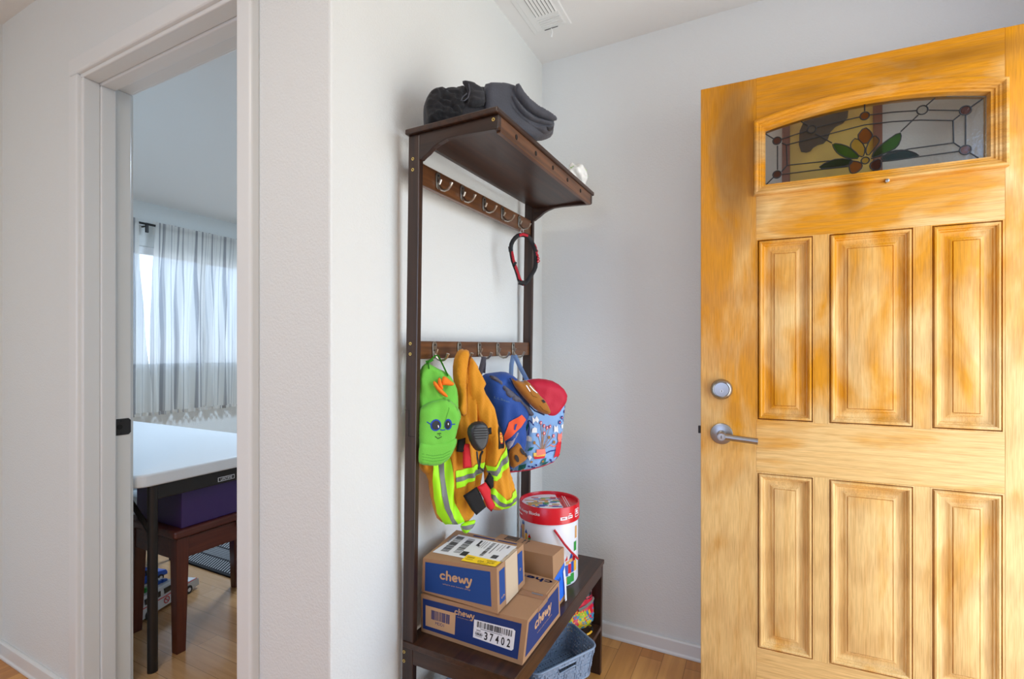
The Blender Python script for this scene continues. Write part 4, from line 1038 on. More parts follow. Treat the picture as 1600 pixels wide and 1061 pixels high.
pw = Puff(((-0.7200,1.3500),(0.60000,0.80000)), [(-0.0027,0.8622),(0.0085,0.8801),(0.0182,0.8877),(0.0297,0.8928),(0.0395,0.8852),(0.0467,0.8723),(0.0579,0.8567),(0.0661,0.8398),(0.0373,0.8234),(0.0069,0.8105)], 0.014, 0.004, 0.015, 0.044, it=1)
paw = obj('paw', pw.mesh(MB(), 0.005), BRN, bd, smooth='keep')
q = MB()
for x in ell(*[(0.0195,0.8468)][0], 0.0062, 0.0125, 25), ell(*[(0.0395,0.8660)][0], 0.006, 0.0125, 35), ell(*[(0.0536,0.8533)][0], 0.0045, 0.0075, 35): pw.patch(q, x, 0.0024, 0)
obj('paw_pad', q, DBR, paw, smooth='keep')
pk = Puff(((-0.7200,1.3500),(0.60000,0.80000)), [(-0.0111,0.8893),(0.0119,0.9064),(0.0331,0.9307),(0.0365,0.9217),(0.0246,0.9016),(0.0085,0.8782),(-0.0027,0.8697)], 0.012, 0.004, 0.012, 0.042, 0.008, (90, 90), 2, 1)
obj('pocket_lining', pk.mesh(MB(), 0.005), M('pale_grey_lining', srgb(150, 145, 165), 0.85), bd, smooth='keep')
q = MB(); p0, p1 = [(-0.0492,1.0349),(-0.0057,1.0203)]; vs, fs = word2d('L.L.Bean', 0, 0, 1, 1)
db_.flat(q, ([(p0[0] + (p1[0] - p0[0]) * x, p0[1] + (p1[1] - p0[1]) * x + 0.0065 * y - 0.003) for x, y in vs], fs), 0.0024, 0); obj('logo', q, M('slate_thread', srgb(90, 120, 150), 0.7), dbody)
q = MB(); db_.tube(q, [(s, z) for s, z in [(-0.0581,1.1554),(-0.0630,1.1350),(-0.0734,1.1018)]], 0.0095, -0.012, flat=0.18); db_.tube(q, [(-0.0573,1.1554),(-0.0557,1.1349),(-0.0581,1.1052)], 0.008, -0.020, flat=0.18)
obj('hanging_loop', q, LIN, bd, smooth=True)
q = MB(); hd.tube(q, [(-0.0007,1.0920),(0.0246,1.0495),(0.0545,1.0165),(0.0849,0.9880),(0.1203,0.9725)], 0.0022, -0.01); obj('piping', q, NVD, bd, smooth=True)

# ================================================================== pale blue embroidered backpack on the last hook
LB = M('pale_blue_canvas', srgb(136, 176, 224), 0.8, bump=0.3, bscale=380, sheen=0.1); LBS = M('blue_webbing', srgb(120, 150, 196), 0.8); CRM = M('crimson_nylon', srgb(190, 8, 50), 0.65, bump=0.2, bscale=300); THR = {
 'red': M('red_thread', srgb(214, 24, 40), 0.7), 'navy': M('navy_thread', srgb(22, 34, 130), 0.7), 'teal': M('teal_thread', srgb(20, 110, 96), 0.7), 'tan': M('tan_thread', srgb(170, 118, 50), 0.7), 'white': WHT,
 'coral': M('coral_thread', srgb(236, 128, 112), 0.7), 'gold': M('gold_thread', srgb(238, 196, 90), 0.7)}
ORDER = ['red', 'navy', 'teal', 'tan', 'white', 'coral', 'gold']
fb = thing('flower_backpack', 'pale blue child backpack with crimson flap and stitched flowers, hanging nearest the corner', 'backpack', (-0.68, 1.52, 1.08))
fp = Puff(((-0.6800,1.5200),(0.70007,0.71407)), [(-0.0585,1.0704),(-0.0446,1.0762),(-0.0097,1.0797),(0.0347,1.0748),(0.0707,1.0595),(0.0972,1.0371),(0.0972,1.0045),(0.0926,0.9586),(0.0880,0.9002),(0.0825,0.8587),(0.0762,0.8215),(0.0535,0.7960),(0.0169,0.7854),(-0.0316,0.7763),(-0.0834,0.7734),(-0.1025,0.7688),(-0.0791,0.7954),(-0.0619,0.8673),(-0.0662,0.9487)], 0.055, 0.070, 0.028, 0.0, 0.004, (25, 25), 3, 0)
fbody = obj('body', fp.mesh(MB(), 0.007), LB, fb, smooth='keep')
fl_ = Puff(((-0.6800,1.5200),(0.70007,0.71407)), [(-0.0598,1.0704),(-0.0359,1.0802),(0.0080,1.0823),(0.0594,1.0697),(0.0990,1.0358),(0.0990,1.0065),(0.0762,0.9717),(0.0535,0.9510),(0.0347,0.9476),(0.0169,0.9525),(-0.0097,0.9709),(-0.0359,1.0128)], 0.036, 0.05, 0.030, 0.028, 0.006, (30, 30), 5, 1)
obj('flap', fl_.mesh(MB(), 0.007), CRM, fb, smooth='keep')
q = MB(); fp.tube(q, [(-0.1025,0.7697),(-0.0316,0.7780),(0.0169,0.7867),(0.0526,0.7969),(0.0753,0.8224)], 0.0028, 0.0042); obj('piping', q, CRM, fb, smooth=True)
q = MB()
for pts, o_ in (([(-0.0769,1.1599),(-0.0834,1.1276),(-0.0855,1.0871),(-0.0834,1.0588)], -0.02), ([(-0.0748,1.1599),(-0.0641,1.1355),(-0.0489,1.1069),(-0.0316,1.0760)], -0.01)):
    q.tube([fp.w3(p, o_) for p in pts], 0.0085, 8, flat=0.2)
obj('hanging_loop', q, LBS, fb, smooth=True)
q = MB()
def T(pts, k, off=0.0024): fp.patch(q, pts, off, ORDER.index(k))
def TL(pts, k, w, off=0.0022): fp.line(q, pts, w, off, ORDER.index(k))
stems = [([(-0.0075,0.9380),(-0.0044,0.9049),(-0.0044,0.8515)], 'red'), ([(0.0036,0.9272),(-0.0017,0.8884),(-0.0017,0.8513)], 'red'), ([(0.0151,0.9204),(0.0036,0.8798),(0.0000,0.8512)], 'red'), ([(0.0258,0.9241),(0.0102,0.8753),(0.0018,0.8511)], 'red'),
         ([(-0.0176,0.8974),(-0.0097,0.8724),(-0.0061,0.8516)], 'red'), ([(0.0383,0.8924),(0.0169,0.8667),(0.0036,0.8510)], 'red'), ([(0.0049,0.9024),(-0.0009,0.8760),(-0.0017,0.8513)], 'red'), ([(-0.0307,0.8736),(-0.0163,0.8604),(-0.0075,0.8509)], 'tan'), ([(0.0222,0.8879),(0.0102,0.8671),(0.0018,0.8511)], 'tan'), ([(0.0401,0.8712),(0.0213,0.8582),(0.0044,0.8501)], 'tan')]
for s_, k in stems:
    TL(s_, 'tan', 0.0016); T(ell(s_[0][0], s_[0][1], 0.0042, 0.0058), k, 0.0032); T(ell(s_[0][0], s_[0][1], 0.0018, 0.0034), 'white' if k == 'red' else 'tan', 0.0040)
T([(-0.0228,0.8506),(0.0080,0.8507),(0.0102,0.8341),(-0.0228,0.8301)], 'coral', 0.0034); T([(-0.0333,0.8402),(0.0098,0.8403),(0.0080,0.8281),(-0.0333,0.8267)], 'gold', 0.0030); T([(-0.0333,0.8296),(0.0089,0.8301),(0.0036,0.8214),(-0.0294,0.8195)], 'red', 0.0030)
for s_ in ([(-0.0498,0.9439),(-0.0468,0.9234),(-0.0481,0.8990)], [(-0.0598,0.9464),(-0.0446,0.9457),(-0.0316,0.9309)], [(0.0115,0.8361),(0.0258,0.8414),(0.0481,0.8450)], [(0.0753,0.9384),(0.0866,0.9525),(0.0935,0.9711)]): TL(s_, 'navy', 0.0030)
for s_ in ([(-0.0567,0.8792),(-0.0554,0.8933),(-0.0481,0.8958),(-0.0394,0.8912),(-0.0394,0.8773)], [(-0.0394,0.9067),(-0.0377,0.9197),(-0.0294,0.9246),(-0.0211,0.9201),(-0.0211,0.9058)]): T(s_, 'white', 0.0032)
for s_ in ([(-0.0381,0.9598),(-0.0294,0.9512),(-0.0228,0.9612),(-0.0149,0.9485),(-0.0184,0.9376),(-0.0263,0.9449),(-0.0359,0.9360)], [(0.0401,0.9275),(0.0463,0.9210),(0.0526,0.9269),(0.0549,0.9019),(0.0472,0.9064),(0.0401,0.9027)], [(-0.0533,0.8301),(-0.0468,0.8337),(-0.0394,0.8271),(-0.0468,0.8154)], [(0.0653,0.9263),(0.0753,0.9301),(0.0762,0.9154),(0.0680,0.9146)]): T(s_, 'white', 0.0032)
for s_ in ([(-0.0619,0.9079),(-0.0511,0.9379),(-0.0489,0.9276),(-0.0554,0.9035)], [(-0.0533,0.8464),(-0.0446,0.8581),(-0.0316,0.8593),(-0.0403,0.8496)], [(-0.0812,0.7813),(-0.0748,0.7971),(-0.0576,0.8060),(-0.0598,0.7919)], [(-0.0097,0.8005),(-0.0031,0.8165),(0.0115,0.8217),(0.0080,0.8075)], [(-0.0097,0.7923),(0.0080,0.8054),(0.0213,0.8086),(0.0124,0.7961)], [(0.0526,0.8044),(0.0617,0.8204),(0.0725,0.8301),(0.0707,0.8156)]): T(s_, 'teal', 0.0032)
for c_, r in (([(0.0603,0.9361)], 0.0058), ([(0.0698,0.9511)], 0.0050), ([(0.0825,0.9702)], 0.0050), ([(0.0898,0.9850)], 0.0040)):
    for a_ in range(5): T(ell(c_[0][0] + r * 0.6 * cos(a_ * 1.2566), c_[0][1] + r * 0.8 * sin(a_ * 1.2566), r * 0.42, r * 0.55), 'navy', 0.0032)
    T(ell(c_[0][0], c_[0][1], r * 0.4, r * 0.5), 'coral', 0.0042)
for c_ in [(-0.0481,0.7963),(-0.0359,0.7930),(-0.0237,0.7995),(0.0347,0.8036),(0.0280,0.8123),(0.0753,0.8758),(-0.0272,0.7895)]: T(ell(*c_, 0.0030, 0.0042, 30), 'navy', 0.0032)
for c_ in [(-0.0403,0.8109),(-0.0662,0.7863),(-0.0009,0.8102)]: T(ell(*c_, 0.0044, 0.0034, 30), 'tan', 0.0032)
# little red bear-like animal
T([(0.0549,0.8707),(0.0698,0.8719),(0.0671,0.8471),(0.0594,0.8164),(0.0490,0.8233),(0.0392,0.8177),(0.0446,0.8402),(0.0481,0.8607)], 'red', 0.0032); T([(0.0549,0.9019),(0.0594,0.8967),(0.0653,0.8980),(0.0707,0.9052),(0.0716,0.8864),(0.0689,0.8712),(0.0563,0.8702),(0.0526,0.8833)], 'coral', 0.0034); TL([(0.0526,0.8605),(0.0392,0.8563),(0.0280,0.8611)], 'coral', 0.0034)
T([(0.0753,0.8383),(0.0789,0.8631),(0.0834,0.8545),(0.0825,0.8378),(0.0789,0.8247)], 'red', 0.0032)
obj('embroidery', q, [THR[k] for k in ORDER], fbody)

# ================================================================== parcels and bucket on the bench
CB = M('brown_cardboard', srgb(166, 128, 94), 0.75, bump=0.12, bscale=60, var=0.06, vscale=12); CBL = M('pale_cardboard_edge', srgb(196, 166, 134), 0.75); BLU = M('blue_print', srgb(6, 64, 136), 0.7); BLD = M('deep_blue_print', srgb(10, 44, 108), 0.7); CBT = M('bare_board_print', srgb(198, 158, 118), 0.7)
WHP = M('white_label_paper', srgb(232, 234, 240), 0.5); INK = M('black_ink', srgb(26, 26, 30), 0.6); YLP = M('yellow_label_paper', srgb(252, 214, 12), 0.5); TPE = M('kraft_tape', srgb(206, 186, 160), 0.35); GIN = M('grey_ink', srgb(120, 122, 128), 0.6)

def carton(name, label, bottom, top, mats):
    t = thing(name, label, 'box', tuple(sum(p[i] for p in bottom) / 4 for i in range(3)))
    return t
# large parcel: corners back-left, front-left (towards the room corner order: a=wall side near, b=room side near, c=room side far, d=wall side far)
ZS = 0.4145
Bb = [(-0.819, 1.066, ZS), (-0.512, 1.060, ZS), (-0.512, 1.310, ZS), (-0.819, 1.316, ZS)]
Bt = [(-0.812, 1.056, 0.5215), (-0.502, 1.069, 0.5215), (-0.508, 1.292, 0.5215), (-0.818, 1.305, 0.5215)]
bx = thing('parcel_box', 'large flat blue and brown parcel lying on the bench seat under the smaller parcel', 'box', (-0.665, 1.188, ZS))
def shell(bot, top, mi=0):
    q = MB()
    b, t = list(bot), list(top)
    for f in ((b[0], b[1], t[1], t[0]), (b[1], b[2], t[2], t[1]), (b[2], b[3], t[3], t[2]), (b[3], b[0], t[0], t[3]), (t[0], t[1], t[2], t[3]), (b[3], b[2], b[1], b[0])):
        Quad(*f).rect(q, 0, 1, 0, 1, 0, mi)
    return q
bo = obj('carton', shell(Bb, Bt), CB, bx, bevel=0.003)
F = Quad(Bb[0], Bb[1], Bt[1], Bt[0]); R = Quad(Bb[1], Bb[2], Bt[2], Bt[1]); T_ = Quad(Bt[0], Bt[1], Bt[2], Bt[3])
q = MB(); F.rect(q, 0.02, 0.955, 0.10, 0.90, 0.0004, 0); F.rect(q, 0.05, 0.355, 0.20, 0.74, 0.0008, 1); F.bars(q, 0.11, 0.30, 0.42, 0.66, 0.0012, 0, 26); F.put(q, word2d('MDD1', 0.155, 0.31, 0.09, 0.075), 0.0012, 0)
F.put(q, rounded_logo(0.345, 0.66, 0.19, 0.22), 0.0008, 1); F.put(q, word2d('where pet lovers shop', 0.37, 0.645, 0.15, 0.03), 0.0008, 1)
R.rect(q, 0.05, 0.96, 0.12, 0.90, 0.0004, 0); R.put(q, rounded_logo(0.24, 0.42, 0.48, 0.40), 0.0008, 1); R.put(q, word2d('where pet lovers shop', 0.32, 0.33, 0.42, 0.05), 0.0008, 1)
obj('printing', q, [BLD, CBT], bo)
q = MB(); F.poly(q, [(0.535, 0.285), (0.895, 0.255), (0.91, 0.30), (0.91, 0.71), (0.89, 0.74), (0.535, 0.72)], 0.0012, 0); F.bars(q, 0.565, 0.885, 0.56, 0.70, 0.0016, 1, 34); 
for i_, ch_ in enumerate('37402'): F.put(q, word2d(ch_, 0.640 + i_ * 0.052, 0.31, 0.030, 0.19, 0.022), 0.0016, 1)
F.bars(q, 0.565, 0.605, 0.47, 0.50, 0.0016, 2, 7)
for z in (0.34, 0.37, 0.40, 0.43): F.rect(q, 0.555, 0.62, z, z + 0.012, 0.0016, 2)
F.bars(q, 0.555, 0.625, 0.385, 0.42, 0.0018, 1, 8); F.rect(q, 0.60, 0.80, 0.525, 0.54, 0.0016, 2)
obj('address_label', q, [WHP, INK, GIN], bx)
q = MB(); T_.rect(q, 0.86, 0.965, 0.55, 0.58, 0.0012, 0); T_.rect(q, 0.0, 1.0, 0.47, 0.60, 0.0006, 1); R.rect(q, 0.30, 0.60, 0.86, 1.0, 0.0007, 1)
obj('clear_tape', q, [GIN, M('shiny_brown_tape', srgb(158, 122, 92), 0.15)], bx)
q = MB(); q.hexa([T_.p(0.02, 0.60, 0.0008), T_.p(0.985, 0.60, 0.0008), T_.p(0.99, 0.985, 0.0008), T_.p(0.02, 0.985, 0.0008), T_.p(0.02, 0.605, 0.0030), T_.p(0.985, 0.605, 0.0030), T_.p(0.988, 0.985, 0.0030), T_.p(0.02, 0.985, 0.0030)]); obj('flap', q, CB, bx)
q = MB(); lv_, lf_ = rounded_logo(0.0, 0.0, 0.46, 0.12); T_.put(q, ([(0.955 - x, 0.965 - y) for x, y in lv_], lf_), 0.0036, 0); obj('printing', q, BLD, bx)

# small parcel on it
Z2 = 0.5255
Sb = [(-0.814, 1.061, Z2), (-0.577, 1.056, Z2), (-0.584, 1.226, Z2), (-0.822, 1.233, Z2)]
St = [(-0.787, 1.032, 0.632), (-0.586, 1.067, 0.632), (-0.593, 1.236, 0.632), (-0.820, 1.240, 0.632)]
sx_ = thing('parcel_box', 'small blue and brown parcel with white and yellow labels, stacked on the larger parcel', 'box', (-0.70, 1.143, Z2))
bo = obj('carton', shell(Sb, St), CB, sx_, bevel=0.003)
F = Quad(Sb[0], Sb[1], St[1], St[0]); R = Quad(Sb[1], Sb[2], St[2], St[1]); T_ = Quad(St[0], St[1], St[2], St[3])
q = MB(); F.poly(q, [(0.045, 0.06), (0.925, 0.12), (0.915, 0.90), (0.035, 0.90)], 0.0004, 0); F.put(q, rounded_logo(0.25, 0.42, 0.43, 0.34), 0.0009, 1); F.put(q, word2d('where pet lovers shop', 0.29, 0.36, 0.37, 0.045), 0.0009, 1)
for u0, u1 in ((0.07, 0.26), (0.74, 0.93)): R.rect(q, u0, u1, 0.14, 0.88, 0.0004, 0)
R.put(q, word2d('ch', 0.12, 0.24, 0.12, 0.06), 0.0009, 1); R.put(q, word2d('o', 0.80, 0.44, 0.06, 0.06), 0.0009, 1)
T_.rect(q, 0.30, 0.62, 0.905, 0.945, 0.0006, 2); T_.rect(q, 0.66, 0.93, 0.915, 0.95, 0.0006, 2)
obj('printing', q, [BLU, CBT, BLD], bo)
q = MB(); R.rect(q, 0.28, 0.72, -0.0, 1.0, 0.0008, 0); T_.rect(q, 0.955, 1.0, 0.22, 0.76, 0.0008, 0); obj('kraft_tape', q, TPE, sx_)
q = MB(); T_.poly(q, [(0.03, 0.19), (0.97, 0.12), (0.965, 0.84), (0.10, 0.86)], 0.0008, 0)
T_.bars(q, 0.115, 0.225, 0.26, 0.80, 0.0012, 1, 26, 'v'); T_.bars(q, 0.29, 0.39, 0.28, 0.78, 0.0012, 1, 20, 'v'); T_.rect(q, 0.06, 0.085, 0.55, 0.80, 0.0012, 2); T_.rect(q, 0.40, 0.49, 0.22, 0.36, 0.0012, 1); T_.rect(q, 0.47, 0.50, 0.60, 0.80, 0.0012, 1); T_.rect(q, 0.50, 0.52, 0.58, 0.64, 0.0012, 1)
T_.bars(q, 0.64, 0.69, 0.30, 0.80, 0.0012, 1, 30, 'v'); T_.rect(q, 0.72, 0.735, 0.42, 0.80, 0.0012, 2)
for u in (0.53, 0.56, 0.60, 0.78, 0.82): T_.rect(q, u, u + 0.008, 0.55, 0.8, 0.0012, 2)
T_.rect(q, 0.80, 0.88, 0.28, 0.40, 0.0012, 2); T_.bars(q, 0.80, 0.88, 0.28, 0.40, 0.0014, 1, 14)
T_.rect(q, 0.86, 0.89, 0.70, 0.80, 0.0012, 2)
obj('shipping_label', q, [WHP, INK, GIN], sx_)
q = MB(); T_.poly(q, [(0.50, 0.06), (0.97, 0.02), (0.985, 0.20), (0.50, 0.27)], 0.0018, 0); T_.put(q, word2d('472A - 30230', 0.70, 0.085, 0.22, 0.055), 0.0022, 1)
for v in (0.20, 0.17, 0.12): T_.rect(q, 0.53, 0.63, v, v + 0.012, 0.0022, 2)
T_.rect(q, 0.80, 0.93, 0.165, 0.18, 0.0022, 2); T_.rect(q, 0.72, 0.86, 0.055, 0.066, 0.0022, 2)
obj('yellow_label', q, [YLP, INK, M('brown_ink', srgb(130, 100, 20), 0.6)], sx_)

# tall plain box with blue painter's tape
Mb = [(-0.760, 1.322, ZS), (-0.536, 1.322, ZS), (-0.534, 1.408, ZS), (-0.760, 1.412, ZS)]
Mt = [(-0.758, 1.324, 0.574), (-0.541, 1.324, 0.574), (-0.536, 1.402, 0.574), (-0.758, 1.410, 0.574)]
mx_ = thing('cardboard_box', 'tall plain brown box with blue tape standing behind the two parcels', 'box', (-0.648, 1.366, ZS))
bo = obj('carton', shell(Mb, Mt), CB, mx_, bevel=0.003)
R = Quad(Mb[1], Mb[2], Mt[2], Mt[1]); T_ = Quad(Mt[0], Mt[1], Mt[2], Mt[3])
q = MB(); R.poly(q, [(-0.0, 0.56), (1.0, 0.70), (1.0, 0.10), (0.35, 0.05), (0.30, 0.30), (-0.0, 0.32)], 0.0008, 0); q.add([T_.p(0, 0, 0)], [])
R.put(q, stroke2d([(0.30, 0.52), (0.36, 0.42), (0.42, 0.50), (0.48, 0.43), (0.56, 0.51), (0.60, 0.45)], 0.02), 0.0014, 1); obj('blue_tape', q, [M('blue_painters_tape', srgb(20, 108, 226), 0.5), BLD], mx_)
q = MB(); q.add([(-0.531, 1.398, 0.515), (-0.529, 1.404, 0.470), (-0.527, 1.402, 0.432), (-0.524, 1.396, 0.4165), (-0.525, 1.388, 0.4165), (-0.528, 1.394, 0.432), (-0.530, 1.392, 0.470), (-0.532, 1.388, 0.505)], [(0, 1, 6, 7), (1, 2, 5, 6), (2, 3, 4, 5)])
so = obj('paper_strip', q, WHP, mx_); sm = so.modifiers.new('thick', 'SOLIDIFY'); sm.thickness = 0.0012
q = MB()
T_.rect(q, 0.13, 0.33, 0.60, 0.64, 0.0005, 0); T_.rect(q, 0.13, 0.33, 0.92, 0.96, 0.0005, 0); T_.rect(q, 0.13, 0.145, 0.6, 0.96, 0.0005, 0); T_.rect(q, 0.315, 0.33, 0.6, 0.96, 0.0005, 0); T_.rect(q, 0.15, 0.31, 0.70, 0.90, 0.0005, 1)
for u in (0.42, 0.48): T_.rect(q, u, u + 0.012, 0.58, 0.90, 0.0005, 0); T_.poly(q, [(u - 0.02, 0.82), (u + 0.03, 0.82), (u + 0.006, 0.95)], 0.0005, 0)
obj('printing', q, [INK, M('grey_brown_ink', srgb(90, 74, 60), 0.7)], bo)

# block bucket
bc = (-0.638, 1.532)
bu = thing('block_bucket', 'round white toy block bucket with red lid and rope handle on the bench', 'bucket', (bc[0], bc[1], ZS))
WG = M('white_gloss_card', srgb(228, 232, 240), 0.22); RG = M('red_gloss_card', srgb(206, 16, 34), 0.25); PC = {'b': M('toy_blue', srgb(30, 80, 170), 0.4), 'g': M('toy_green', srgb(40, 150, 60), 0.4), 'y': M('toy_yellow', srgb(240, 180, 40), 0.4), 'r': RG, 'w': M('toy_wood', srgb(214, 160, 96), 0.5), 'o': M('toy_white', srgb(235, 230, 235), 0.4), 'd': M('dark_red', srgb(150, 12, 24), 0.4)}
PK = list('bgyrwod'); PM = [PC[k] for k in PK]
bod = obj('body', MB().lathe([(0.094, ZS), (0.0965, ZS + 0.006), (0.097, 0.640)], (*bc, 0), 'Z', 64), WG, bu, smooth=True)
ld = MB().lathe([(0.099, 0.6175), (0.1015, 0.6185), (0.1015, 0.669), (0.1005, 0.671), (0.0965, 0.671), (0.0955, 0.669), (0.0955, 0.660), (0.0001, 0.660)], (*bc, 0), 'Z', 64)
lid = obj('lid', ld, RG, bu, smooth=True)
def onc(q, pts, r, mi, n=1):
    """wrap (angle deg, z) marks around the bucket"""
    vs = [(bc[0] + r * cos(radians(a)), bc[1] + r * sin(radians(a)), z) for a, z in pts]; q.add(vs, [tuple(range(len(vs)))], mi)
def band(q, a0, a1, z0, z1, r, k):
    n = max(1, int(abs(a1 - a0) / 5))
    for i in range(n): 
        x0 = a0 + (a1 - a0) * i / n; x1 = a0 + (a1 - a0) * (i + 1) / n
        onc(q, [(x0, z0), (x1, z0), (x1, z1), (x0, z1)], r, PK.index(k))
def wrap(q, vsfs, a0, aw, z0, zh, r, k):
    q.add([(bc[0] + r * cos(radians(a0 + aw * x)), bc[1] + r * sin(radians(a0 + aw * x)), z0 + zh * y) for x, y in vsfs[0]], vsfs[1], PK.index(k))
q = MB(); wrap(q, word2d('Stack Away Blocks', 0, 0, 1, 1, 0.015), -151, 66, 0.6425, 0.0135, 0.1019, 'o'); band(q, -146, -128, 0.633, 0.636, 0.1019, 'o')
band(q, -47, -33, 0.632, 0.642, 0.1019, 'o'); band(q, -31, -20, 0.634, 0.644, 0.1019, 'o'); band(q, -30, -22, 0.638, 0.641, 0.1022, 'd'); band(q, -44, -37, 0.636, 0.639, 0.1022, 'd'); band(q, -29, -23, 0.6475, 0.650, 0.1019, 'o')
for a0, a1, z0, z1 in ((-12, 2, 0.632, 0.634), (-12, 2, 0.656, 0.658), (-12, -10.8, 0.632, 0.658), (0.8, 2, 0.632, 0.658), (-10, 0, 0.640, 0.643)): band(q, a0, a1, z0, z1, 0.1019, 'o')
onc(q, [(-8, 0.645), (-3, 0.645), (-1.5, 0.651), (-5.5, 0.655), (-9.5, 0.651)], 0.1019, PK.index('o'))
obj('printing', q, PM, lid)
# picture of the blocks on the lid
q = MB(); zt = 0.6604
def lidp(pts, k, dz_=0.0):
    # lid coordinates: u along the white/red border direction
    vs = [(bc[0] + x, bc[1] + y, zt + dz_) for x, y in pts]; q.add(vs, [tuple(range(len(vs)))], PK.index(k))
cut = 0.018
# white field on the wall/left side of a line running obliquely across the lid
ax, ay = 0.47, 0.88
pts = [(0.094 * cos(t), 0.094 * sin(t)) for t in [2 * pi * i / 72 for i in range(72)]]
lidp([p for p in pts if True and (p[0] * 0.86 - p[1] * -0.51) < 0.040], 'o')
def st(u, v):  # u to the right along the picture, v away
    return (0.56 * u * 1.0 - 0.50 * v * 0.0 + u * 0.0 - 0.83 * v * 0.0 + (0.33 * u) - 0.50 * v, 0.46 * u + 0.87 * v)
rr = random.Random(4)
for i in range(46):
    u = rr.uniform(-0.070, 0.030); v = rr.uniform(-0.062, 0.060)
    x, y = st(u, v)
    if (x * 0.86 + y * 0.51) > 0.028 or x * x + y * y > 0.0070: continue
    w, hh = rr.choice(((0.012, 0.004), (0.006, 0.009), (0.016, 0.004), (0.008, 0.006)))
    lidp([st(u - w, v - hh), st(u + w, v - hh), st(u + w, v + hh), st(u - w, v + hh)], rr.choice('bbgyrwwbg'), 0.0004 + i * 0.00002)
for d0 in (0.043, 0.054, 0.061):
    ln = [p for p in pts if (p[0] * 0.86 + p[1] * 0.51) >= d0]
    a_, b_ = ln[0], ln[-1]
    t0 = math.sqrt(max(0, 0.094 ** 2 - d0 ** 2)) * 0.92
    lidp([(0.86 * d0 + 0.51 * t0, 0.51 * d0 - 0.86 * t0), (0.86 * (d0 + 0.002) + 0.51 * t0, 0.51 * (d0 + 0.002) - 0.86 * t0), (0.86 * (d0 + 0.002) - 0.51 * t0, 0.51 * (d0 + 0.002) + 0.86 * t0), (0.86 * d0 - 0.51 * t0, 0.51 * d0 + 0.86 * t0)], 'o' if d0 > 0.05 else 'd', 0.0004)
obj('printing', q, PM, lid)
# castle picture and blocks printed around the body
q = MB(); rB = 0.0975
for a0, z0, w, h_, k, roof in ((-136, 0.555, 6, 0.045, 'w', 'b'), (-129, 0.552, 4, 0.050, 'w', 'b'), (-122, 0.552, 7, 0.025, 'y', 'b'), (-112, 0.552, 6, 0.014, 'g', 'r'), (-144, 0.552, 7, 0.030, 'b', 'r')):
    onc(q, [(a0, z0), (a0 + w, z0), (a0 + w, z0 + h_), (a0, z0 + h_)], rB, PK.index(k)); onc(q, [(a0 - 1, z0 + h_), (a0 + w + 1, z0 + h_), (a0 + w / 2, z0 + h_ + 0.014)], rB, PK.index(roof))
for a0, z0, w, h_, k in ((-44, 0.450, 7, 0.040, 'y'), (-37, 0.448, 8, 0.035, 'b'), (-29, 0.455, 8, 0.03, 'r'), (-21, 0.455, 8, 0.035, 'b'), (-40, 0.425, 8, 0.018, 'w'), (-32, 0.420, 10, 0.026, 'g'), (-22, 0.424, 10, 0.028, 'g'), (-44, 0.422, 5, 0.02, 'r'), (-34, 0.486, 8, 0.010, 'w'), (-26, 0.490, 9, 0.012, 'w'), (-16, 0.49, 8, 0.02, 'r'), (-12, 0.455, 9, 0.033, 'y'), (-12, 0.52, 10, 0.03, 'g'), (-8, 0.56, 8, 0.04, 'w')):
    onc(q, [(a0, z0), (a0 + w, z0), (a0 + w, z0 + h_), (a0, z0 + h_)], rB, PK.index(k))
onc(q, [(-26, 0.50), (-17, 0.502), (-19, 0.524)], rB, PK.index('b')); onc(q, [(-37, 0.497), (-30, 0.499), (-31, 0.514)], rB, PK.index('r'))
obj('printing', q, PM, bod)
q = MB(); hp = [(-58, 0.603, 0.0985), (-52, 0.588, 0.104), (-42, 0.560, 0.112), (-32, 0.535, 0.118), (-22, 0.515, 0.118), (-12, 0.500, 0.112), (-4, 0.492, 0.103)]
q.tube([(bc[0] + r * cos(radians(a)), bc[1] + r * sin(radians(a)), z) for a, z, r in hp], 0.0036, 10); obj('rope_handle', q, M('red_rope', srgb(190, 22, 40), 0.7, bump=0.5, bscale=400), bu, smooth=True)

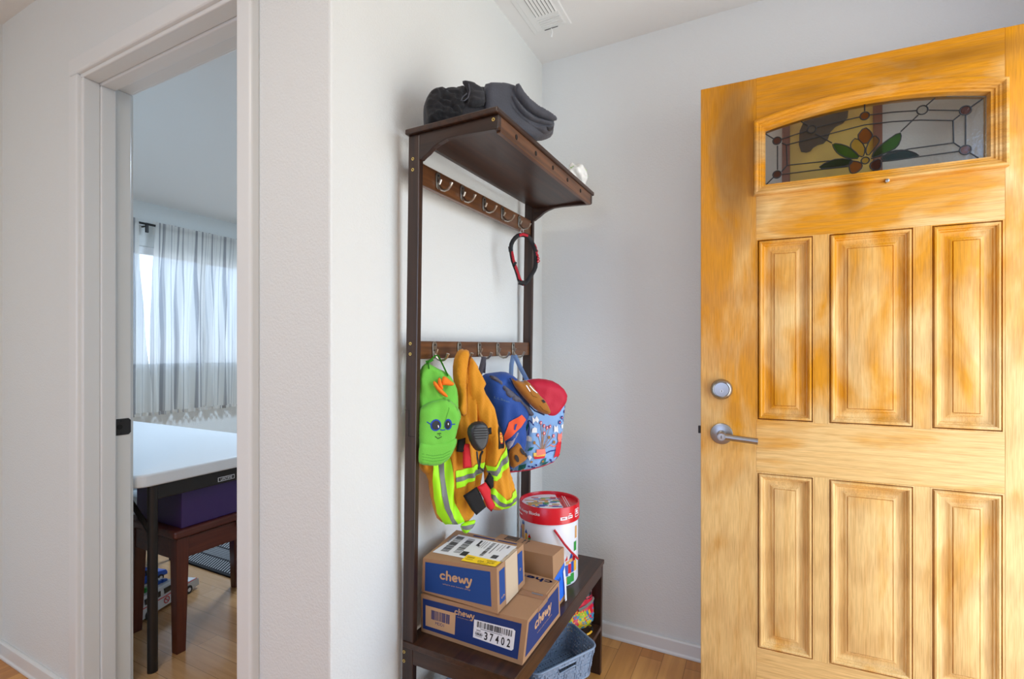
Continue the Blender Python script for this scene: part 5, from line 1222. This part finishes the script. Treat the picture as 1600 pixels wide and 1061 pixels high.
# ================================================================== lower shelf
GP = M('grey_plastic_weave', srgb(128, 146, 168), 0.45)
def basket(label, fr, fl, br, zr, zb, group=None):
    """open rectangular basket with rounded corners and a pierced wall; rim corners in plan"""
    fr, fl, br = Vector(fr), Vector(fl), Vector(br); bl = fl + (br - fr)
    cen = (fr + bl) / 2
    t = thing('basket', label, 'basket', (cen.x, cen.y, zb), group)
    U = (fr - fl); V = (br - fr); w, d = U.length, V.length; U.normalize(); V.normalize()
    def P(u, v, z, k=1.0):
        p = cen + U * u * k + V * v * k; return (p.x, p.y, z)
    def loop(w2, d2, r, n=6):
        o = []
        for cx, cy, a0 in ((w2 - r, d2 - r, 0), (-w2 + r, d2 - r, 90), (-w2 + r, -d2 + r, 180), (w2 - r, -d2 + r, 270)):
            o += [(cx + r * cos(radians(a0 + 90 * i / n)), cy + r * sin(radians(a0 + 90 * i / n))) for i in range(n + 1)]
        return o
    R_ = 0.028
    L = loop(w / 2, d / 2, R_)
    q = MB(); q.tube([P(u, v, zr) for u, v in L], 0.0034, 8, closed=True); obj('rim', q, GP, t, smooth=True)
    # woven wall: crossing strips following the tapering wall
    q = MB(); kb = 0.86
    Ls = resample(L, 0.0095); n = len(Ls)
    def W(p, f): k = kb + (1 - kb) * f; return P(p[0], p[1], zb + 0.006 + (zr - zb - 0.006) * f, k)
    rows = 8
    for r_ in range(rows):
        f = (r_ + 0.5) / rows
        skip = set()
        vs = []
        pts = [W(p, f) for p in Ls]
        hw = 0.0042
        for i in range(n):
            mid = (Vector(Ls[i]) + Vector(Ls[(i + 1) % n])) / 2
            if abs(mid.x) < 0.036 and mid.y < -d / 2 + 0.01 and r_ in (5, 6): continue
            j = (i + 1) % n
            a, b = Vector(W(Ls[i], f)), Vector(W(Ls[j], f))
            s_ = 0.0010 * (1 if (i + r_) % 2 else -1)
            out = (a - Vector((cen.x, cen.y, a.z))).normalized() * s_
            z_ = Vector((0, 0, hw))
            q.add([tuple(a - z_ + out), tuple(b - z_ - out), tuple(b + z_ - out), tuple(a + z_ + out)], [(0, 1, 2, 3)])
    for i in range(n):
        a, b = Vector(W(Ls[i], 0)), Vector(W(Ls[i], 1)); tn = (Vector(W(Ls[(i + 1) % n], 0)) - a).normalized() * 0.0021
        if abs(Ls[i][0]) < 0.036 and Ls[i][1] < -d / 2 + 0.01:
            a2 = Vector(W(Ls[i], 5 / 8)); q.add([tuple(a - tn), tuple(a + tn), tuple(a2 + tn), tuple(a2 - tn)], [(0, 1, 2, 3)])
            a = Vector(W(Ls[i], 7 / 8))
        q.add([tuple(a - tn), tuple(a + tn), tuple(b + tn), tuple(b - tn)], [(0, 1, 2, 3)])
    o = obj('woven_wall', q, GP, t); sm = o.modifiers.new('thick', 'SOLIDIFY'); sm.thickness = 0.0018
    q = MB(); hl = [W((u, -d / 2), f) for u, f in ((-0.034, 0.66), (-0.036, 0.75), (-0.034, 0.86), (0.034, 0.86), (0.036, 0.75), (0.034, 0.66))]
    q.tube(hl, 0.0026, 8, closed=True); obj('handle_rim', q, GP, t, smooth=True)
    # pierced floor
    q = MB(); w2, d2 = w / 2 * kb, d / 2 * kb; stp = 0.0105
    x = -w2 + 0.004
    while x < w2 - 0.004:
        q.add([P(x, -d2 + 0.006, zb + 0.005), P(x + stp * 0.52, -d2 + 0.006, zb + 0.005), P(x + stp * 0.52, d2 - 0.006, zb + 0.005), P(x, d2 - 0.006, zb + 0.005)], [(0, 1, 2, 3)]); x += stp
    y = -d2 + 0.004
    while y < d2 - 0.004:
        q.add([P(-w2 + 0.006, y, zb + 0.0052), P(w2 - 0.006, y, zb + 0.0052), P(w2 - 0.006, y + stp * 0.52, zb + 0.0052), P(-w2 + 0.006, y + stp * 0.52, zb + 0.0052)], [(0, 1, 2, 3)]); y += stp
    o = obj('pierced_floor', q, GP, t); sm = o.modifiers.new('thick', 'SOLIDIFY'); sm.thickness = 0.002
    q = MB(); q.tube([P(u, v, zb + 0.0035, kb) for u, v in L], 0.0032, 8, closed=True); obj('base_rim', q, GP, t, smooth=True)
    return t
basket('grey woven plastic basket sticking out from the lower shelf below the parcels', (-0.442, 1.450), (-0.558, 1.233), (-0.567, 1.540), 0.270, 0.184)
basket('grey plastic basket at the near left end of the lower shelf', (-0.560, 1.070), (-0.775, 1.070), (-0.560, 1.200), 0.262, 0.184)

tb = thing('toy_bag', 'red and multicoloured printed bag at the back of the lower shelf', 'bag', (-0.60, 1.645, 0.182))
q = MB(); px = Puff(((-0.585, 1.64), (0.62, 0.78)), [(-0.09, 0.184), (0.075, 0.184), (0.082, 0.26), (0.06, 0.345), (-0.05, 0.350), (-0.085, 0.29)], 0.022, 0.03, 0.04, 0, 0.008, (30, 30), 1, 1); px.mesh(q, 0.010)
for i, f in enumerate(q.f):
    v = Vector(q.v[f[0]]); k_ = noise.noise(v * 55)
    if v.z > 0.305: q.m[i] = 5
    elif v.z > 0.255: q.m[i] = 0 if k_ < 0.38 else 4
    else: q.m[i] = 1 if k_ > 0.18 else (2 if k_ > -0.15 else (3 if k_ > -0.35 else 0))
obj('printed_film', q, [M('pink_red_film', srgb(206, 24, 56), 0.3), M('lime_film', srgb(150, 190, 40), 0.3), M('yellow_film', srgb(230, 180, 40), 0.3), M('cyan_film', srgb(30, 140, 180), 0.3), M('violet_film', srgb(90, 30, 130), 0.3), M('black_film', (0.01, 0.01, 0.012), 0.4)], tb, smooth='keep')
q = MB(); px.tube(q, [(0.0, 0.266), (0.03, 0.272), (0.06, 0.284), (0.072, 0.290)], 0.006, 0.002, flat=0.5); obj('bag_handle', q, M('grey_grip', srgb(120, 110, 100), 0.5), tb, smooth=True)
hb = thing('hair_band', 'small striped rainbow band lying at the right end of the lower shelf', 'hair band', (-0.545, 1.655, 0.184))
q = MB(); q.tube([(-0.553 + 0.024 * cos(t), 1.655 + 0.034 * sin(t), 0.1885) for t in [2 * pi * i / 28 for i in range(28)]], 0.0034, 8, closed=True)
for i in range(len(q.f)): q.m[i] = (i // 8) // 4 % 5
obj('loop', q, [BLKT, PC['y'], PC['b'], M('pink_red_film'), PC['g']], hb, smooth=True)

# ================================================================== the bedroom
GRP = M('white_resin', srgb(222, 226, 230), 0.35, bump=0.1, bscale=200)
ft = thing('folding_table', 'white resin folding table with dark steel legs in the bedroom', 'table', (-2.9, 1.32, 0.0))
def rrect(x0, x1, y0, y1, r, n=6):
    o = []
    for cx, cy, a0 in ((x1 - r, y1 - r, 0), (x0 + r, y1 - r, 90), (x0 + r, y0 + r, 180), (x1 - r, y0 + r, 270)): o += [(cx + r * cos(radians(a0 + 90 * i / n)), cy + r * sin(radians(a0 + 90 * i / n))) for i in range(n + 1)]
    return o
obj('tabletop', MB().prism(rrect(-3.79, -1.958, 0.925, 1.675, 0.05), 0.684, 0.731), GRP, ft, bevel=0.008, segs=3)
CHR = M('charcoal_steel', srgb(52, 48, 46), 0.38, 0.6)
for x, s in ((-1.985, -1), (-3.74, 1)):
    for y in (0.995, 1.605):
        obj('leg', MB().lathe([(0.0165, 0.0096 if (x > -3 and y > 1.5) else 0.0), (0.0165, 0.684)], (x, y, 0), 'Z', 20), CHR, ft, smooth=True)
    q = MB().box(x - 0.008, x + 0.008, 0.98, 1.62, 0.628, 0.684); ap = obj('apron', q, CHR, ft, bevel=0.003)
    if x > -3:
        q = MB(); Z0 = 0.647
        q.box(x + 0.0082, x + 0.0088, 1.232, 1.302, Z0 - 0.0085, Z0 + 0.0085, 1); q.box(x + 0.0086, x + 0.0092, 1.234, 1.300, Z0 - 0.0068, Z0 + 0.0068, 0)
        vs, fs = word2d('LIFETIME', 1.243, Z0 - 0.0045, 0.048, 0.009); q.add([(x + 0.0096, a_, b_) for a_, b_ in vs], fs, 1)
        obj('maker_label', q, [M('black_label', (0.01, 0.01, 0.01), 0.4), WHP], ap)
obj('brace', MB().tube([(-1.99, 0.992, 0.505), (-2.03, 0.985, 0.55), (-2.17, 0.965, 0.69)], 0.009, 10), CHR, ft, smooth=True)
obj('brace', MB().tube([(-1.99, 1.608, 0.505), (-2.03, 1.615, 0.55), (-2.17, 1.635, 0.69)], 0.009, 10), CHR, ft, smooth=True)

MH = wood('mahogany_stain', (0.065, 0.013, 0.008), (0.120, 0.026, 0.013), 'Y', 0.28)
MHZ = wood('mahogany_stain_upright', (0.065, 0.013, 0.008), (0.120, 0.026, 0.013), 'Z', 0.28)
bn = thing('piano_bench', 'dark red wooden bench standing under the white folding table', 'bench', (-2.17, 1.33, 0.0))
obj('seat', MB().prism(rrect(-2.375, -1.992, 1.075, 1.60, 0.012, 3), 0.449, 0.480), MH, bn, bevel=0.008, segs=3)
obj('apron', MB().box(-2.030, -2.012, 1.10, 1.57, 0.362, 0.442).box(-2.350, -2.332, 1.10, 1.57, 0.362, 0.442).box(-2.35, -2.012, 1.093, 1.111, 0.362, 0.442).box(-2.35, -2.012, 1.559, 1.577, 0.362, 0.442), MH, bn, bevel=0.002)
def tleg(x, y, sx, sy):
    a, b = 0.024, 0.017
    return MB().hexa([(x + sx * 0.007 - b, y + sy * 0.007 - b, 0), (x + sx * 0.007 + b, y + sy * 0.007 - b, 0), (x + sx * 0.007 + b, y + sy * 0.007 + b, 0), (x + sx * 0.007 - b, y + sy * 0.007 + b, 0),
                      (x - a, y - a, 0.445), (x + a, y - a, 0.445), (x + a, y + a, 0.445), (x - a, y + a, 0.445)])
for x, sx in ((-2.031, 1), (-2.330, -1)):
    for y, sy in ((1.114, -1), (1.540, 1)):
        obj('leg', tleg(x, y, sx, sy), MHZ, bn, bevel=0.002)
obj('adjuster', MB().box(-2.008, -1.998, 1.33, 1.42, 0.415, 0.448).lathe([(0.012, -2.0), (0.012, -1.985)], (0, 1.36, 0.43), 'X', 14), STEEL, bn, bevel=0.001)
pbx = thing('storage_box', 'dark purple storage box sitting on the red bench under the table', 'box', (-2.16, 1.33, 0.481))
obj('case', MB().box(-2.335, -2.012, 1.110, 1.555, 0.4805, 0.655), M('dark_purple_card', srgb(58, 34, 92), 0.45), pbx, bevel=0.003)
obj('case_lid', MB().box(-2.338, -2.009, 1.107, 1.558, 0.640, 0.668), M('dark_purple_lid', srgb(54, 32, 86), 0.45), pbx, bevel=0.003)

gs = thing('upholstered_chair', 'light grey upholstered chair seen under the far side of the table', 'chair', (-3.05, 1.45, 0.0))
GU = M('light_grey_upholstery', srgb(176, 182, 186), 0.85, bump=0.2, bscale=250)
obj('seat', MB().box(-3.30, -2.92, 1.25, 1.62, 0.22, 0.36), GU, gs, bevel=0.03, segs=4)
obj('backrest', MB().box(-3.42, -3.26, 1.25, 1.62, 0.30, 0.66), GU, gs, bevel=0.03, segs=4)
q = MB(); q.tube([(-2.918, 1.27, 0.288), (-2.918, 1.60, 0.288)], 0.004, 8); obj('piping', q, M('dark_grey_piping', srgb(70, 72, 78), 0.7), gs, smooth=True)
for x in (-3.26, -2.96):
    for y in (1.29, 1.58): obj('leg', MB().lathe([(0.012, 0.0), (0.016, 0.225)], (x, y, 0), 'Z', 12), CHR, gs, smooth=True)

def toycar(name, label, x, y, z, L, Wd, Hh, mat, rz=0.0, group=None, ambulance=False):
    t = thing(name, label, 'toy car', (x, y, z), group)
    def X(a, b, c):  # a along, b across
        return (x + b * cos(rz) + a * -sin(rz), y + b * sin(rz) + a * cos(rz), z + c)
    g = L / 2; w = Wd / 2
    prof = [(-g, 0.10), (-g, 0.62), (-g * 0.96, 0.95), (-g * 0.80, 1.0), (g * 0.22, 1.0), (g * 0.42, 0.62), (g * 0.88, 0.54), (g * 0.98, 0.44), (g, 0.12)] if ambulance else [(-g, 0.22), (-g, 0.55), (-g * 0.7, 0.62), (-g * 0.5, 1.0), (g * 0.15, 1.0), (g * 0.42, 0.62), (g * 0.92, 0.52), (g, 0.38), (g, 0.22)]
    n = len(prof); vs = [X(a, -w * (0.86 if h > 0.7 else 1), h * Hh) for a, h in prof] + [X(a, w * (0.86 if h > 0.7 else 1), h * Hh) for a, h in prof]
    q = MB().add(vs, [tuple(range(n))[::-1], tuple(range(n, 2 * n))] + [(i, (i + 1) % n, n + (i + 1) % n, n + i) for i in range(n)])
    obj('car_body', q, mat, t, bevel=0.003, segs=3)
    WN = M('dark_window', (0.012, 0.013, 0.016), 0.15)
    for s in (-1, 1):
        wins = ((-0.72, -0.28, 0.66, 0.88), (-0.16, 0.22, 0.66, 0.88)) if ambulance else ((-0.44, -0.14, 0.66, 0.93), (-0.10, 0.24, 0.66, 0.93))
        for a0, a1, h0, h1 in wins:
            e_ = w * 0.93 * s
            q = MB().hexa([X(a0 * g, e_ - 0.004 * 1, h0 * Hh), X(a1 * g, e_ - 0.004, h0 * Hh), X(a1 * g, e_ + 0.004, h0 * Hh), X(a0 * g, e_ + 0.004, h0 * Hh), X(a0 * g, e_ - 0.004, h1 * Hh), X(a1 * g, e_ - 0.004, h1 * Hh), X(a1 * g, e_ + 0.004, h1 * Hh), X(a0 * g, e_ + 0.004, h1 * Hh)])
            obj('window', q, WN, t)
        for a in (-0.62, 0.62):
            c0 = Vector(X(a * g, s * (w - 0.010), 0.19 * Hh)); c1 = Vector(X(a * g, s * (w + 0.003), 0.19 * Hh))
            q = MB().tube([c0, c1], 0.19 * Hh, 18); wh_ = obj('wheel', q, M('toy_tyre', (0.015, 0.015, 0.016), 0.6), t, smooth=True)
            q = MB().tube([c1 - (c1 - c0) * 0.1, c1 + (c1 - c0) * 0.08], 0.09 * Hh, 14); obj('hubcap', q, WHP, wh_, smooth=True)
    if ambulance:
        q = MB()
        for s in (1,):
            e_ = w * 1.004 * s
            q.hexa([X(-0.98 * g, e_ - 0.001, 0.55 * Hh), X(0.9 * g, e_ - 0.001, 0.50 * Hh), X(0.9 * g, e_ + 0.0008, 0.50 * Hh), X(-0.98 * g, e_ + 0.0008, 0.55 * Hh), X(-0.98 * g, e_ - 0.001, 0.58 * Hh), X(0.9 * g, e_ - 0.001, 0.53 * Hh), X(0.9 * g, e_ + 0.0008, 0.53 * Hh), X(-0.98 * g, e_ + 0.0008, 0.58 * Hh)])
        obj('side_stripe', q, RED, t)
        cc = (-0.10 * g, 0.36 * Hh); rr_ = 0.13 * Hh; q = MB()
        q.tube([X(cc[0] + rr_ * cos(a), w + 0.0012, cc[1] + rr_ * sin(a)) for a in [2 * pi * i / 24 for i in range(24)]], 0.0016, 6, closed=True)
        q.tube([X(cc[0] - rr_ * 0.7, w + 0.0012, cc[1] + rr_ * 0.7), X(cc[0] + rr_ * 0.7, w + 0.0012, cc[1] - rr_ * 0.7)], 0.0016, 6)
        obj('round_emblem', q, RED, t, smooth=True)
        q = MB(); 
        for a, b, c, r, mi in ((-0.1, 0.0, 1.05, 0.014, 0), (-0.45, 0.01, 1.06, 0.012, 1), (-0.62, 0.0, 1.05, 0.012, 2), (0.06, 0.01, 1.04, 0.010, 0), (-0.30, -0.01, 1.07, 0.010, 3)):
            q.hexa([X(a * g - r * 1.6, b - r, Hh * 0.99), X(a * g + r * 1.6, b - r, Hh * 0.99), X(a * g + r * 1.6, b + r, Hh * 0.99), X(a * g - r * 1.6, b + r, Hh * 0.99), X(a * g - r, b - r, Hh * c + r), X(a * g + r * 1.2, b - r, Hh * c + r * 0.6), X(a * g + r * 1.2, b + r, Hh * c + r * 0.6), X(a * g - r, b + r, Hh * c + r)], mi)
        obj('roof_gear', q, [PC['b'], PC['g'], RED, WHP], t, bevel=0.003)
    return t
TW = M('toy_white_gloss', srgb(214, 216, 220), 0.3); TBL = M('toy_blue_gloss', srgb(16, 84, 190), 0.3)
toycar('toy_car', 'long white toy car with roof gear on the bedroom floor under the bench', -2.475, 1.27, 0.0, 0.36, 0.105, 0.105, TW, 0.35, ambulance=True)
toycar('toy_car', 'blue toy car on the bedroom floor behind the white toy car', -2.70, 1.30, 0.03, 0.20, 0.10, 0.085, TBL, 0.20)
obj_t = thing('toy_block', 'grey toy block holding up the blue toy car', 'toy', (-2.70, 1.30, 0.0)); obj('block', MB().box(-2.735, -2.665, 1.22, 1.36, 0.0, 0.0305), M('toy_grey', srgb(150, 120, 90), 0.5), obj_t, bevel=0.003)

# rug with a white herringbone
rg = thing('rug', 'black doormat style rug with white herringbone lines behind the bench', 'rug', (-2.2, 2.0, 0.0))
obj('pile', MB().box(-2.95, -1.55, 1.586, 2.45, 0.0, 0.009), M('black_rug', srgb(34, 34, 38), 0.95, bump=0.6, bscale=300), rg, bevel=0.002)
q = MB(); yy = 1.605
rowh = 0.10
while yy < 2.43:
    x = -2.94; k_ = int(round((yy - 1.60) / rowh)) % 2
    while x < -1.62:
        s_ = 0.055 if k_ else -0.055; x0 = x if k_ else x + 0.055; wd_ = 0.007
        q.add([(x0, yy, 0.0096), (x0 + wd_, yy, 0.0096), (x0 + wd_ + s_, yy + rowh * 0.86, 0.0096), (x0 + s_, yy + rowh * 0.86, 0.0096)], [(0, 1, 2, 3)]); x += 0.020
    yy += rowh
obj('herringbone', q, M('pale_rug_yarn', srgb(172, 174, 178), 0.95), rg)

# curtains
cm = bpy.data.materials.new('striped_sheer'); cm.use_nodes = True; n = cm.node_tree; n.nodes.clear(); L = n.links
out = n.nodes.new('ShaderNodeOutputMaterial'); df = n.nodes.new('ShaderNodeBsdfDiffuse'); tl = n.nodes.new('ShaderNodeBsdfTranslucent'); tp = n.nodes.new('ShaderNodeBsdfTransparent'); m1 = n.nodes.new('ShaderNodeMixShader'); m2 = n.nodes.new('ShaderNodeMixShader')
tc = n.nodes.new('ShaderNodeUVMap'); tc.uv_map = 'UVMap'; sx3 = n.nodes.new('ShaderNodeSeparateXYZ'); L.new(tc.outputs['UV'], sx3.inputs[0])
nz1 = n.nodes.new('ShaderNodeTexNoise'); nz1.noise_dimensions = '1D'; nz1.inputs['Scale'].default_value = 34; nz1.inputs['Detail'].default_value = 3
L.new(sx3.outputs['X'], nz1.inputs['W'])
cr_ = n.nodes.new('ShaderNodeValToRGB'); e = cr_.color_ramp.elements; e[0].position = 0.50; e[0].color = (0.92, 0.91, 0.88, 1); e[1].position = 0.64; e[1].color = (0.38, 0.38, 0.40, 1)
L.new(nz1.outputs['Fac'], cr_.inputs[0]); L.new(cr_.outputs[0], df.inputs[0]); L.new(cr_.outputs[0], tl.inputs[0])
m1.inputs[0].default_value = 0.58; m2.inputs[0].default_value = 0.10
L.new(df.outputs[0], m1.inputs[1]); L.new(tl.outputs[0], m1.inputs[2]); L.new(m1.outputs[0], m2.inputs[1]); L.new(tp.outputs[0], m2.inputs[2]); L.new(m2.outputs[0], out.inputs[0])
def curtain(label, y0, y1, edge, seed, lead_left):
    t = thing('curtain', label, 'curtain', (-4.56, (y0 + y1) / 2, 2.2))
    nu, nv = 150, 40; q = MB(); uv = []
    for j in range(nv + 1):
        f = j / nv; z = 2.262 - f * (2.262 - 0.66)
        for i in range(nu + 1):
            g = i / nu
            a = y0 + (edge(f) if lead_left else 0); b = y1 + (0 if lead_left else edge(f))
            y = a + (b - a) * g
            amp = 0.003 + 0.025 * min(1, max(0, f - 0.06) * 3)
            x = -4.538 - 0.024 * min(1, f * 4) + amp * (sin(g * (b - a) * 52 + seed) + 0.5 * sin(g * (b - a) * 97 + 2.1 + f * 1.5 + seed)) + 0.004 * noise.noise(Vector((y * 20, z * 3, seed)))
            zz = z + (0.010 * noise.noise(Vector((y * 9, 0, seed))) if j == nv else 0)
            q.v.append((x, y, zz)); uv.append((y, z))
    for j in range(nv):
        for i in range(nu):
            a = j * (nu + 1) + i; q.f.append((a, a + 1, a + nu + 2, a + nu + 1)); q.m.append(0)
    o = obj('cloth', q, cm, t, smooth='keep')
    ul = o.data.uv_layers.new(name='UVMap')
    for l in o.data.loops: ul.data[l.index].uv = uv[l.vertex_index]
    # hem ruffle and rod pocket: doubled cloth
    for nm, za, zb_ in (('hem', 0.665, 0.635), ('rod_pocket', 2.275, 2.16)):
        q = MB(); uv2 = []
        for j in range(2):
            for i in range(nu + 1):
                g = i / nu; f = 1 if nm == 'hem' else (0 if j == 0 else 0.06)
                a = y0 + (edge(f) if lead_left else 0); b = y1 + (0 if lead_left else edge(f)); y = a + (b - a) * g
                x = (-4.560 if nm == 'hem' else -4.584) + (0.022 if nm == 'hem' else 0.003) * sin(g * (b - a) * (130 if nm == 'hem' else 52) + seed)
                q.v.append((x, y, (za, zb_)[j] + 0.006 * noise.noise(Vector((y * 12, 1, seed))))); uv2.append((y, 0))
        for i in range(nu): q.f.append((i, i + 1, nu + 2 + i, nu + 1 + i)); q.m.append(0)
        h2 = obj(nm, q, cm, t, smooth='keep'); ul = h2.data.uv_layers.new(name='UVMap')
        for l in h2.data.loops: ul.data[l.index].uv = uv2[l.vertex_index]
curtain('striped sheer curtain on the right, covering most of the bedroom window', 2.300, 3.36, lambda f: -0.055 * min(1, f * 1.6) + 0.03 * f * f, 0.4, True)
curtain('striped sheer curtain on the left, showing as a narrow strip beside the door jamb', 1.66, 2.175, lambda f: 0.10 * f, 2.0, False)
ro = thing('curtain_rod', 'thin black curtain rod on a bracket above the bedroom window', 'curtain rod', (-4.565, 2.5, 2.235))
obj('rod', MB().tube([(-4.562, 1.60, 2.235), (-4.562, 3.42, 2.235)], 0.0095, 12), BLACKM, ro, smooth=True)
for y in (2.245, 3.38):
    obj('bracket', MB().box(-4.64, -4.555, y - 0.006, y + 0.006, 2.215, 2.226).box(-4.572, -4.556, y - 0.011, y + 0.011, 2.165, 2.245), BLACKM, ro, bevel=0.002)
for y in (1.60, 3.42):
    obj('finial', MB().lathe([(0.013, y - 0.02), (0.013, y + 0.02)], (-4.562, 0, 2.235), 'Y', 14), BLACKM, ro, smooth=True)
S.cycles.use_denoising = True
S.cycles.max_bounces = 10
S.cycles.diffuse_bounces = 6
S.cycles.transparent_max_bounces = 12
S.cycles.sample_clamp_indirect = 6.0
